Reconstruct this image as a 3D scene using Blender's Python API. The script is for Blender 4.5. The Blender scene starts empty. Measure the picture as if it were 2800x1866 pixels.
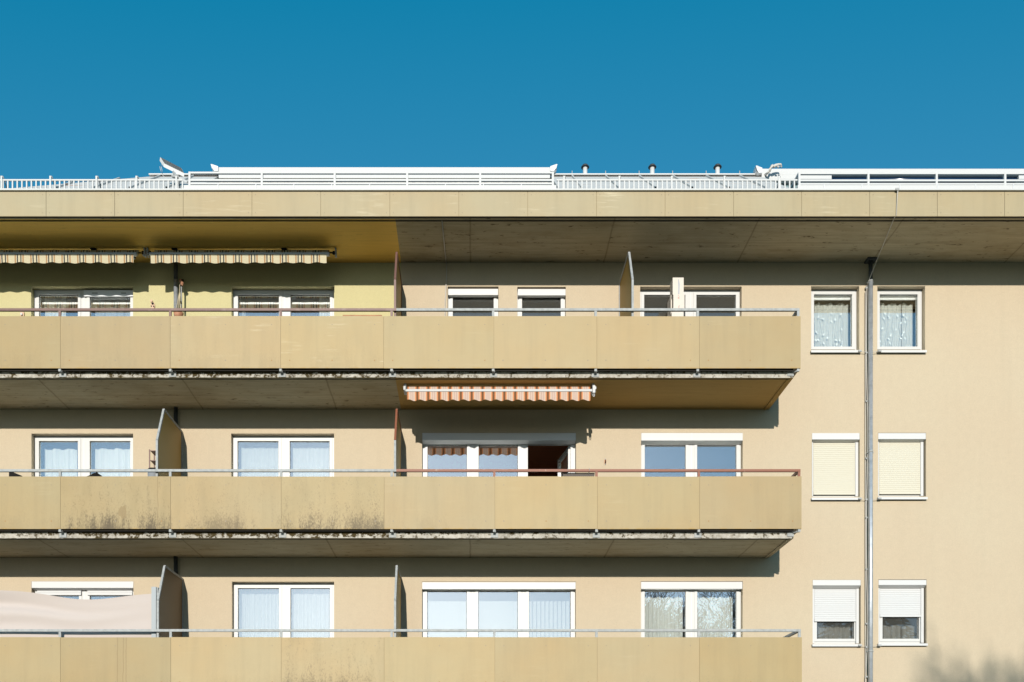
import bpy, math, random
from mathutils import Vector, noise as mnoise
R = math.radians
random.seed(7)
scene = bpy.context.scene
col = scene.collection

# ------------------------------------------------------------------ camera, sky, sun, exposure
D, F, VX, VY, EYE = 18.0, 2628.0, 1288.0, 2175.0, 1.6     # distance to facade (m), focal length / principal point in photo pixels
cam_d = bpy.data.cameras.new("camera")
cam = bpy.data.objects.new("camera", cam_d); col.objects.link(cam)
cam.location = (0, -D, EYE); cam.rotation_euler = (R(90), 0, 0)
cam_d.sensor_width = 36; cam_d.lens = 36 * F / 2800
cam_d.shift_x = (1400 - VX) / 2800; cam_d.shift_y = (VY - 933) / 2800
cam_d.clip_end = 3000
scene.camera = cam
SUNV = Vector((-0.070, -1.0, 0.262)).normalized()          # towards the sun
elev = math.asin(SUNV.z)
w = bpy.data.worlds.new("World"); scene.world = w; w.use_nodes = True
nt = w.node_tree; bg = nt.nodes['Background']
sky = nt.nodes.new('ShaderNodeTexSky'); sky.sky_type = 'NISHITA'; sky.sun_disc = False
sky.sun_elevation = elev; sky.sun_rotation = math.pi + math.atan2(0.070, 1.0)
sky.altitude = 300; sky.air_density = 1.0; sky.dust_density = 1.0; sky.ozone_density = 2.2
gm = nt.nodes.new('ShaderNodeGamma'); gm.inputs[1].default_value = 0.65        # deep, even, slightly teal winter blue
ma = nt.nodes.new('ShaderNodeVectorMath'); ma.operation = 'MULTIPLY_ADD'; ma.inputs[1].default_value = (1.28, 1.465, 1.88); ma.inputs[2].default_value = (-1.017, 0, 0)
mm_ = nt.nodes.new('ShaderNodeVectorMath'); mm_.operation = 'MAXIMUM'
nt.links.new(sky.outputs[0], gm.inputs[0]); nt.links.new(gm.outputs[0], ma.inputs[0]); nt.links.new(ma.outputs[0], mm_.inputs[0]); nt.links.new(mm_.outputs[0], bg.inputs[0])
bg.inputs[1].default_value = 0.121
sl = bpy.data.lights.new("sun", 'SUN'); sl.energy = 4.25; sl.angle = R(0.53); sl.color = (1.0, 0.945, 0.865)
so = bpy.data.objects.new("sun", sl); col.objects.link(so)
so.rotation_euler = (-SUNV).to_track_quat('-Z', 'Y').to_euler(); so.location = SUNV * 60
scene.view_settings.view_transform = 'Standard'; scene.view_settings.look = 'None'
scene.view_settings.exposure = 0.0; scene.view_settings.gamma = 1.0
scene.render.engine = 'CYCLES'
scene.cycles.max_bounces = 8; scene.cycles.diffuse_bounces = 1; scene.cycles.transparent_max_bounces = 12

# measured pixel -> metres on the plane that stands d metres in front of the facade
def mx(x, d=0.0): return (x - VX) * (D - d) / F
def mz(y, d=0.0): return EYE + (VY - y) * (D - d) / F

# ------------------------------------------------------------------ materials
def mat(name, rgb, rough=0.6, metal=0.0, spec=0.5):
    m = bpy.data.materials.new(name); m.use_nodes = True
    b = m.node_tree.nodes['Principled BSDF']
    b.inputs['Base Color'].default_value = (*rgb, 1); b.inputs['Roughness'].default_value = rough
    b.inputs['Metallic'].default_value = metal
    b.inputs['Specular IOR Level'].default_value = spec
    return m
class NT:
    def __init__(s, m): s.m = m; s.t = m.node_tree; s.b = s.t.nodes['Principled BSDF']; s._pos = None
    def n(s, kind, **kw):
        o = s.t.nodes.new(kind)
        for k, v in kw.items():
            if k.startswith('i_'): o.inputs[int(k[2:])].default_value = v
            else: setattr(o, k, v)
        return o
    def l(s, a, b): s.t.links.new(a, b)
    def pos(s, scale=(1, 1, 1), off=(0, 0, 0)):
        if s._pos is None: s._pos = s.n('ShaderNodeNewGeometry').outputs['Position']
        mp = s.n('ShaderNodeMapping'); mp.inputs['Scale'].default_value = scale; mp.inputs['Location'].default_value = off
        s.l(s._pos, mp.inputs[0]); return mp.outputs[0]
    def noise(s, scale, det=4, vec=(1, 1, 1), off=(0, 0, 0), rough=0.55):
        o = s.n('ShaderNodeTexNoise'); o.inputs['Scale'].default_value = scale; o.inputs['Detail'].default_value = det
        o.inputs['Roughness'].default_value = rough
        s.l(s.pos(vec, off), o.inputs['Vector']); return o.outputs[0]
    def ramp(s, fac, stops, interp='LINEAR'):
        o = s.n('ShaderNodeValToRGB'); e = o.color_ramp; e.interpolation = interp
        while len(e.elements) < len(stops): e.elements.new(0.5)
        for el, (p, c) in zip(e.elements, stops):
            el.position = p; el.color = (c, c, c, 1) if not hasattr(c, '__len__') else (*c, 1)
        s.l(fac, o.inputs[0]); return o.outputs[0]
    def math(s, op, a, b=None, c=None):
        o = s.n('ShaderNodeMath', operation=op)
        for i, v in enumerate((a, b, c)):
            if v is None: continue
            if isinstance(v, (int, float)): o.inputs[i].default_value = v
            else: s.l(v, o.inputs[i])
        return o.outputs[0]
    def mix(s, fac, a, b, blend='MIX'):
        o = s.n('ShaderNodeMix', data_type='RGBA', blend_type=blend)
        for i, v in ((0, fac), (6, a), (7, b)):
            if isinstance(v, (int, float)): o.inputs[i].default_value = v
            elif isinstance(v, tuple): o.inputs[i].default_value = (*v, 1)
            else: s.l(v, o.inputs[i])
        return o.outputs[2]
    def color(s, c): s.l(c, s.b.inputs['Base Color'])
    def bump(s, h, strength=0.3, dist=0.01):
        o = s.n('ShaderNodeBump'); o.inputs['Strength'].default_value = strength; o.inputs['Distance'].default_value = dist
        s.l(h, o.inputs['Height']); s.l(o.outputs[0], s.b.inputs['Normal'])
    def xyz(s):
        o = s.n('ShaderNodeSeparateXYZ'); s.l(s.pos(), o.inputs[0]); return o.outputs

def stucco(name, rgb, warm):
    m = mat(name, rgb, 0.95, spec=0.15); t = NT(m)
    big = t.ramp(t.noise(0.45, 4), [(0.3, 0.0), (0.7, 1.0)])
    fine = t.ramp(t.noise(38, 3, rough=0.7), [(0.3, 0.0), (0.72, 1.0)])
    mott = t.ramp(t.noise(9, 4, rough=0.7), [(0.35, 0.0), (0.7, 1.0)])
    c = t.mix(big, rgb, warm)
    c = t.mix(t.math('MULTIPLY', fine, 0.24), c, tuple(v * 0.6 for v in rgb))
    c = t.mix(t.math('MULTIPLY', mott, 0.13), c, tuple(v * 0.62 for v in rgb))
    # faint rain streaks
    st = t.ramp(t.noise(1.0, 5, (5, 1, 0.25)), [(0.52, 0.0), (0.75, 1.0)])
    c = t.mix(t.math('MULTIPLY', st, 0.12), c, tuple(v * 0.7 for v in rgb))
    t.color(c); t.bump(t.noise(45, 4, rough=0.75), 0.5, 0.008)
    return m
M = {}
M['stucco'] = stucco('cream_stucco', (0.605, 0.508, 0.362), (0.592, 0.478, 0.337))
M['yellow'] = stucco('yellow_stucco', (0.615, 0.56, 0.31), (0.595, 0.52, 0.27))

def board(name, rgb, stain=0.0, scratch=0.25, seed=0.0, z0=0.0, blotch=None, drips=()):
    m = mat(name, rgb, 0.55, spec=0.3); t = NT(m); X, Y, Z = t.xyz()
    big = t.ramp(t.noise(0.8, 3, off=(seed, 0, 0)), [(0.3, 0.0), (0.7, 1.0)])
    c = t.mix(big, rgb, (rgb[0] * 1.03, rgb[1] * 0.95, rgb[2] * 0.86))
    cl = t.ramp(t.noise(2.6, 5, off=(seed, 3, 0), rough=0.65), [(0.4, 0.0), (0.7, 1.0)])
    c = t.mix(t.math('MULTIPLY', cl, 0.10), c, tuple(v * 0.66 for v in rgb))
    ver = t.ramp(t.noise(1.0, 5, (7, 1, 0.5), (seed, 0, 0)), [(0.48, 0.0), (0.78, 1.0)])
    c = t.mix(t.math('MULTIPLY', ver, 0.22), c, tuple(v * 0.62 for v in rgb))
    # pale horizontal wiping marks
    zone = t.ramp(t.noise(1.3, 2, off=(seed + 9, 0, 2)), [(0.5, 0.0), (0.68, 1.0)])
    sc = t.ramp(t.noise(1.0, 5, (2.0, 1, 26), (seed, 0, 0), rough=0.65), [(0.54, 0.0), (0.7, 1.0)])
    c = t.mix(t.math('MULTIPLY', t.math('MULTIPLY', zone, sc), scratch), c, (0.75, 0.66, 0.46))
    sp = t.ramp(t.noise(60, 2, off=(seed, 0, 0)), [(0.72, 0.0), (0.76, 1.0)])
    c = t.mix(t.math('MULTIPLY', sp, 0.4), c, (0.16, 0.12, 0.06))
    h = t.math('SUBTRACT', Z, z0)                           # height over the lower edge
    ye = t.math('MULTIPLY', t.ramp(h, [(0.0, 1.0), (0.03, 0.0)]), t.ramp(t.noise(9, 3), [(0.42, 0.0), (0.6, 1.0)]))
    c = t.mix(t.math('MULTIPLY', ye, 0.65 if name != 'beige_fascia_board' else 0.1), c, (0.42, 0.25, 0.05))
    if stain:
        low = t.ramp(h, [(0.0, 1.0), (0.16, 0.62), (0.3, 0.22), (0.62, 0.05), (0.9, 0.0)])
        patch = t.ramp(t.noise(1.0, 3, (2.6, 1, 0.5), (seed + 4, 0, 0)), [(0.36, 0.0), (0.62, 1.0)])
        thr = t.math('MULTIPLY', low, patch)
        dots = t.noise(1.0, 6, (55, 1, 30), (seed, 0, 0), rough=0.85)
        smear = t.noise(1.0, 6, (16, 1, 3.0), (seed + 6, 0, 0), rough=0.75)
        v_ = t.math('ADD', t.math('ADD', t.math('MULTIPLY', dots, 0.72), t.math('MULTIPLY', smear, 0.33)), t.math('MULTIPLY', thr, 0.22 + (.05 if stain > 1 else 0)))
        dirt = t.ramp(v_, [(0.57, 0.0), (0.72, 1.0)])
        c = t.mix(t.math('MULTIPLY', dirt, min(1.0, stain)), c, (0.115, 0.083, 0.042))
        wash = t.ramp(t.noise(1.0, 4, (3.2, 1, 1.2), (seed + 2, 0, 5)), [(0.50, 0.0), (0.66, 1.0)])
        c = t.mix(t.math('MULTIPLY', wash, 0.32 * stain), c, (0.30, 0.23, 0.11))
    if blotch:                                              # brown splash with runs
        dx = t.math('MULTIPLY', t.math('SUBTRACT', X, blotch[0]), 1 / .13); dz = t.math('MULTIPLY', t.math('SUBTRACT', Z, blotch[1]), 1 / .20)
        r = t.math('ADD', t.math('POWER', dx, 2), t.math('POWER', dz, 2)); r = t.math('ADD', r, t.math('MULTIPLY', t.noise(1.0, 5, (14, 1, 6)), 1.3))
        c = t.mix(t.math('MULTIPLY', t.ramp(r, [(0.0, 1.0), (0.98, 1.0), (1.0, 0.0)]), 0.75), c, (0.27, 0.19, 0.085))
    for k_, dx0 in enumerate(drips):
        wv = t.math('MULTIPLY', t.math('SUBTRACT', t.noise(5, 3), 0.5), 0.05)
        d = t.math('ABSOLUTE', t.math('SUBTRACT', t.math('ADD', X, wv), dx0 + .0))
        c = t.mix(t.math('MULTIPLY', t.ramp(d, [(0.0, 1.0), (0.005, 0.7), (0.009, 0.0)]), 0.5), c, (0.20, 0.13, 0.06))
    t.color(c); t.bump(t.noise(12, 3), 0.08, 0.004)
    return m
PCOL = (0.425, 0.332, 0.178)
M['joint'] = mat('brown_joint_strip', (0.27, 0.20, 0.10), 0.8)
M['fascia'] = board('beige_fascia_board', (0.415, 0.350, 0.218), 0, 0.42, 3, 11.54)

def concrete_soffit(name, rgb, rows=1.55, grime=0.5, boards=True):
    m = mat(name, rgb, 0.9, spec=0.2); t = NT(m); X, Y, Z = t.xyz()
    g = t.ramp(t.noise(1.0, 6, (1.0, 22, 1), rough=0.7), [(0.3, 0.0), (0.7, 1.0)])
    c = t.mix(t.math('MULTIPLY', g, 0.65 if boards else 0.3), rgb, tuple(v * 0.55 for v in rgb))
    bl = t.ramp(t.noise(1.0, 6, (1.6, 4.5, 1), rough=0.65), [(0.48, 0.0), (0.68, 1.0)])
    c = t.mix(t.math('MULTIPLY', bl, grime), c, tuple(v * a for v, a in zip(rgb, (0.60, 0.55, 0.48))))
    pits = t.ramp(t.noise(1.0, 4, (5, 16, 1), (4, 0, 0), rough=0.65), [(0.62, 0.0), (0.68, 1.0)])
    c = t.mix(t.math('MULTIPLY', pits, 0.75 if boards else 0.15), c, (0.07, 0.045, 0.02))
    if boards:
        f = t.math('FRACT', t.math('MULTIPLY', Y, rows))
        line = t.ramp(f, [(0.0, 1.0), (0.022, 0.0), (0.985, 0.0), (1.0, 1.0)])
        c = t.mix(t.math('MULTIPLY', line, 0.45), c, (0.08, 0.06, 0.035))
        fx = t.math('FRACT', t.math('ADD', t.math('MULTIPLY', X, 0.4), t.math('MULTIPLY', t.noise(3, 3), 0.012)))
        lx = t.ramp(fx, [(0.0, 1.0), (0.009, 0.0), (0.992, 0.0), (1.0, 1.0)])
        c = t.mix(t.math('MULTIPLY', lx, 0.5), c, (0.09, 0.06, 0.03))
        t.bump(t.math('ADD', t.math('MULTIPLY', g, 0.4), line), 0.25, 0.006)
    t.color(c); return m
M['soffit'] = concrete_soffit('board_marked_concrete', (0.53, 0.45, 0.30))
M['soffit_yellow'] = concrete_soffit('yellow_painted_soffit', (0.90, 0.585, 0.15), 2.2, 0.05, False)
M['soffit_ochre'] = concrete_soffit('ochre_painted_soffit', (0.53, 0.33, 0.11), 2.2, 0.05, False)

def slab_edge():
    m = mat('mossy_concrete_edge', (0.5, 0.47, 0.42), 0.9, spec=0.2); t = NT(m); X, Y, Z = t.xyz()
    base = t.mix(t.ramp(t.noise(3.0, 4, (1, 1, 0.3)), [(0.35, 0.0), (0.65, 1.0)]), (0.50, 0.46, 0.39), (0.27, 0.24, 0.19))
    base = t.mix(t.ramp(t.noise(20, 4, rough=0.7), [(0.4, 0.0), (0.7, 0.7)]), base, (0.62, 0.6, 0.55))
    # moss is heavy on the left half of each slab and hangs from the upper edge
    left = t.ramp(t.math('MULTIPLY', t.math('ADD', X, 9.0), 1 / 16.0), [(0.0, 0.5), (0.12, 0.55), (0.3, 1.0), (0.44, 0.9), (0.55, 0.4), (1.0, 0.22)])
    fz = t.math('FRACT', t.math('MULTIPLY', t.math('SUBTRACT', Z, 6.05), 1 / 2.78))
    up = t.ramp(fz, [(0.0, 0.25), (0.02, 0.5), (0.04, 1.0)])
    n = t.noise(1.0, 6, (11, 1, 14), rough=0.75)
    v = t.math('ADD', n, t.math('MULTIPLY', t.math('MULTIPLY', left, up), 0.30))
    moss = t.ramp(v, [(0.59, 0.0), (0.66, 1.0)])
    mc = t.mix(t.noise(5, 3), (0.03, 0.026, 0.010), (0.095, 0.062, 0.022))
    t.color(t.mix(moss, base, mc)); t.bump(t.math('ADD', n, moss), 0.5, 0.01)
    return m
M['edge'] = slab_edge()
M['dark'] = mat('dark_trim_and_shade', (0.025, 0.02, 0.015), 0.8)  # near-black trim colour, also paints shade along edges
M['white'] = mat('white_window_plastic', (0.63, 0.625, 0.60), 0.45)
M['whitebox'] = mat('white_painted_aluminium', (0.64, 0.635, 0.62), 0.45)
M['greybox'] = mat('pale_grey_aluminium', (0.72, 0.73, 0.74), 0.4)
M['greypost'] = mat('grey_blind_post', (0.33, 0.36, 0.37), 0.5)
M['seal'] = mat('black_rubber_seal', (0.02, 0.02, 0.02), 0.6)
M['lightwhite'] = mat('white_painted_steel', (0.61, 0.61, 0.595), 0.6)
M['cream'] = mat('cream_shutter_slats', (0.64, 0.60, 0.48), 0.6)
M['whiteslat'] = mat('white_shutter_slats', (0.62, 0.62, 0.61), 0.55)

def metal(name, a, b, rough, met, sc=6.0, thr=(0.4, 0.65)):
    m = mat(name, a, rough, met); t = NT(m)
    n = t.ramp(t.noise(sc, 5, rough=0.7), [(thr[0], 0.0), (thr[1], 1.0)])
    t.color(t.mix(n, a, b)); return m
M['galv'] = metal('galvanised_steel', (0.40, 0.41, 0.40), (0.29, 0.30, 0.29), 0.65, 0.0, 14)
M['brown'] = metal('brown_painted_steel', (0.17, 0.085, 0.065), (0.26, 0.17, 0.14), 0.5, 0.0, 5, (0.55, 0.75))
M['rust'] = metal('red_brown_peeling_steel', (0.25, 0.085, 0.042), (0.46, 0.36, 0.27), 0.55, 0.0, 4.5, (0.63, 0.68))
M['pipe'] = metal('zinc_pipe', (0.50, 0.53, 0.56), (0.38, 0.41, 0.43), 0.35, 0.45, 9)
M['blackpipe'] = mat('dark_pipe_and_shade', (0.06, 0.065, 0.07), 0.5)
M['bolt'] = mat('bolt_head', (0.28, 0.22, 0.14), 0.5)
M['boltrust'] = mat('rusty_bolt_head', (0.36, 0.19, 0.05), 0.6)
M['screen'] = mat('ochre_screen_panel', (0.33, 0.21, 0.045), 0.6)
M['screendark'] = mat('brown_screen_panel', (0.12, 0.075, 0.03), 0.6)
M['terracotta'] = metal('terracotta', (0.45, 0.19, 0.10), (0.58, 0.30, 0.18), 0.8, 0)
M['black'] = mat('black_plastic', (0.014, 0.012, 0.010), 0.8, 0.0, 0.15)
M['wood'] = metal('orange_wood', (0.42, 0.19, 0.07), (0.30, 0.13, 0.05), 0.6, 0)
M['cable'] = mat('pale_cable', (0.60, 0.56, 0.50), 0.6)
M['rope'] = mat('hemp_rope', (0.62, 0.52, 0.36), 0.9)
M['awnmetal'] = mat('grey_awning_bar', (0.42, 0.45, 0.48), 0.5, 0.0)
M['navy'] = mat('navy_glazed_cover', (0.01, 0.035, 0.085), 0.15)
M['bluegrey'] = mat('blue_grey_glass', (0.22, 0.32, 0.34), 0.12)
M['blackmetal'] = mat('dark_vent_cap', (0.05, 0.05, 0.05), 0.5)
M['bin'] = mat('grey_plastic_bin', (0.30, 0.31, 0.32), 0.5)
M['leaf'] = mat('evergreen_leaf', (0.05, 0.09, 0.03), 0.7)
M['bark'] = mat('bare_bark', (0.09, 0.07, 0.055), 0.9)
M['tile'] = None

def card():
    m = mat('cardboard_box', (0.72, 0.66, 0.58), 0.8, spec=0.2); t = NT(m)
    t.color(t.mix(t.noise(6, 4), (0.76, 0.70, 0.62), (0.68, 0.61, 0.53))); return m
M['card'] = card()
M['tape'] = mat('grey_tape', (0.42, 0.43, 0.46), 0.3)
M['print'] = mat('red_box_print', (0.75, 0.22, 0.16), 0.7)
M['blackprint'] = mat('black_box_print', (0.08, 0.08, 0.08), 0.7)

def room_wood():
    m = mat('brown_wood_panelling', (0.20, 0.06, 0.02), 0.6); t = NT(m); X, Y, Z = t.xyz()
    f = t.math('FRACT', t.math('MULTIPLY', Y, 5.0))
    ln = t.ramp(f, [(0.0, 1.0), (0.05, 0.0)])
    t.color(t.mix(ln, (0.45, 0.14, 0.045), (0.08, 0.03, 0.02))); return m
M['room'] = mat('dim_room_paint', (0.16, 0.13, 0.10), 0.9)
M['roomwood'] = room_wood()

def tin():
    m = mat('weathered_tin_roof', (0.60, 0.61, 0.62), 0.7, 0.0); t = NT(m)
    a = t.ramp(t.noise(1.0, 6, (2.2, 9, 9), rough=0.7), [(0.35, 0.0), (0.7, 1.0)])
    c = t.mix(t.math('MULTIPLY', a, 0.55), (0.60, 0.59, 0.56), (0.42, 0.42, 0.41))
    r = t.ramp(t.noise(1.0, 5, (1.5, 5, 7), (3, 1, 0), rough=0.6), [(0.635, 0.0), (0.70, 1.0)])
    c = t.mix(t.math('MULTIPLY', r, 0.75), c, (0.50, 0.22, 0.08))
    t.color(c); return m
M['tin'] = tin()
def planks():
    m = mat('weathered_wood_strip', (0.2, 0.15, 0.1), 0.8); t = NT(m)
    n = t.ramp(t.noise(1.0, 4, (22, 1, 2), rough=0.7), [(0.4, 0.0), (0.65, 1.0)])
    t.color(t.mix(n, (0.20, 0.15, 0.10), (0.62, 0.56, 0.44))); return m
M['planks'] = planks()

def glass(name, refl, trans=(0.88, 0.91, 0.90), dust=None):
    m = bpy.data.materials.new(name); m.use_nodes = True; t = m.node_tree
    for n in list(t.nodes):
        if n.type == 'BSDF_PRINCIPLED': t.nodes.remove(n)
    out = [n for n in t.nodes if n.type == 'OUTPUT_MATERIAL'][0]
    g = t.nodes.new('ShaderNodeBsdfGlossy'); g.inputs['Roughness'].default_value = 0.0
    tr = t.nodes.new('ShaderNodeBsdfTransparent'); tr.inputs['Color'].default_value = (*trans, 1)
    fr = t.nodes.new('ShaderNodeFresnel'); fr.inputs['IOR'].default_value = 1.5
    ad = t.nodes.new('ShaderNodeMath'); ad.operation = 'ADD'; ad.inputs[1].default_value = refl; ad.use_clamp = True
    ge = t.nodes.new('ShaderNodeNewGeometry'); mp = t.nodes.new('ShaderNodeMapping')
    no = t.nodes.new('ShaderNodeTexNoise'); no.inputs['Scale'].default_value = 1.6; no.inputs['Detail'].default_value = 1
    bu = t.nodes.new('ShaderNodeBump'); bu.inputs['Strength'].default_value = 0.02; bu.inputs['Distance'].default_value = 0.02
    ash = t.nodes.new('ShaderNodeAddShader')
    L = t.links.new
    L(ge.outputs['Position'], mp.inputs[0]); L(mp.outputs[0], no.inputs['Vector']); L(no.outputs[0], bu.inputs['Height'])
    L(bu.outputs[0], g.inputs['Normal'])
    L(fr.outputs[0], ad.inputs[0]); L(ad.outputs[0], g.inputs['Color']); L(tr.outputs[0], ash.inputs[0]); L(g.outputs[0], ash.inputs[1])
    last = ash
    if dust:
        d = t.nodes.new('ShaderNodeBsdfDiffuse'); d.inputs[0].default_value = (*dust, 1)
        last = t.nodes.new('ShaderNodeAddShader'); L(ash.outputs[0], last.inputs[0]); L(d.outputs[0], last.inputs[1])
    L(last.outputs[0], out.inputs[0])
    return m
M['glass'] = glass('window_glass', 0.46)
M['glasssoft'] = glass('softly_reflecting_glass', 0.27)
M['glassdull'] = glass('dusty_window_glass', 0.06, (0.80, 0.80, 0.78), (0.045, 0.045, 0.04))
M['glassback'] = glass('inner_glass_face', 0.0, (0.97, 0.97, 0.97))

def cloth(name, rgb, trans=0.35, rough=0.9):
    m = bpy.data.materials.new(name); m.use_nodes = True; t = m.node_tree
    for n in list(t.nodes):
        if n.type == 'BSDF_PRINCIPLED': t.nodes.remove(n)
    out = [n for n in t.nodes if n.type == 'OUTPUT_MATERIAL'][0]
    a = t.nodes.new('ShaderNodeBsdfDiffuse'); b = t.nodes.new('ShaderNodeBsdfTranslucent'); mi = t.nodes.new('ShaderNodeMixShader')
    a.inputs[0].default_value = (*rgb, 1); b.inputs[0].default_value = (*rgb, 1); mi.inputs[0].default_value = trans
    t.links.new(a.outputs[0], mi.inputs[1]); t.links.new(b.outputs[0], mi.inputs[2]); t.links.new(mi.outputs[0], out.inputs[0])
    return m
M['curtain'] = cloth('white_net_curtain', (0.54, 0.53, 0.48))
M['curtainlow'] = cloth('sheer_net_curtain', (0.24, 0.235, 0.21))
M['lace'] = cloth('lace_net_curtain', (0.34, 0.335, 0.30))
M['brightnet'] = cloth('bright_net_curtain', (0.62, 0.62, 0.58))
M['leafnet'] = cloth('leaf_patterned_net', (0.62, 0.61, 0.55))
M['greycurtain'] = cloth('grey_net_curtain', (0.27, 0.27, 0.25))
M['leafmotif'] = mat('white_leaf_motif', (0.64, 0.64, 0.60), 0.9)
M['pink'] = cloth('pale_pink_fabric', (0.615, 0.535, 0.485), 0.12)

def striped(name, period, x0, stops, trans=0.25):
    m = bpy.data.materials.new(name); m.use_nodes = True
    t = NT.__new__(NT); t.m = m; t.t = m.node_tree; t._pos = None; t.b = m.node_tree.nodes['Principled BSDF']
    X = t.xyz()[0]
    f = t.math('FRACT', t.math('MULTIPLY', t.math('SUBTRACT', X, x0), 1.0 / period))
    c = t.ramp(f, stops, 'CONSTANT')
    out = [n for n in t.t.nodes if n.type == 'OUTPUT_MATERIAL'][0]
    a = t.n('ShaderNodeBsdfDiffuse'); b = t.n('ShaderNodeBsdfTranslucent'); mi = t.n('ShaderNodeMixShader'); mi.inputs[0].default_value = trans
    t.l(c, a.inputs[0]); t.l(c, b.inputs[0]); t.l(a.outputs[0], mi.inputs[1]); t.l(b.outputs[0], mi.inputs[2]); t.l(mi.outputs[0], out.inputs[0])
    t.t.nodes.remove(t.b); return m
CR, BK, TN = (0.70, 0.63, 0.44), (0.035, 0.035, 0.05), (0.48, 0.29, 0.15)
M['beige'] = striped('cream_fabric_black_tan_stripes', 0.281, -8.85, [(0, CR), (0.22, TN), (0.31, CR), (0.37, BK), (0.44, CR), (0.59, BK), (0.66, CR), (0.72, TN), (0.81, CR)])
PE, OR, DB, LN = (0.74, 0.56, 0.46), (0.74, 0.27, 0.13), (0.21, 0.115, 0.055), (0.55, 0.33, 0.25)
M['orange'] = striped('peach_fabric_orange_brown_stripes', 0.190, mx(1125, 1.19), [(0, PE), (0.12, LN), (0.15, PE), (0.30, (0.86, 0.56, 0.30)), (0.36, OR), (0.46, DB), (0.64, OR), (0.74, (0.86, 0.56, 0.30)), (0.79, PE), (0.94, LN), (0.97, PE)])

def solar():
    m = mat('dark_solar_cells', (0.03, 0.03, 0.04), 0.35); t = NT(m)
    c = t.n('ShaderNodeTexBrick'); c.inputs['Scale'].default_value = 1.0
    c.inputs['Color1'].default_value = (0.05, 0.045, 0.04, 1); c.inputs['Color2'].default_value = (0.07, 0.06, 0.05, 1); c.inputs['Mortar'].default_value = (0.25, 0.23, 0.2, 1)
    c.inputs['Brick Width'].default_value = 0.035; c.inputs['Row Height'].default_value = 0.03; c.inputs['Mortar Size'].default_value = 0.004
    t.l(t.pos(), c.inputs['Vector']); t.color(c.outputs[0]); return m
M['solar'] = solar()
def ground_m():
    m = mat('grass_and_gravel', (0.10, 0.11, 0.05), 0.95, spec=0.1); t = NT(m)
    n = t.ramp(t.noise(0.6, 6), [(0.4, 0.0), (0.6, 1.0)])
    t.color(t.mix(n, (0.19, 0.18, 0.09), (0.36, 0.30, 0.20))); t.bump(t.noise(20, 4), 0.5, 0.03); return m
M['ground'] = ground_m()
M['paving'] = mat('pale_paving', (0.34, 0.31, 0.26), 0.9)

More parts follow.
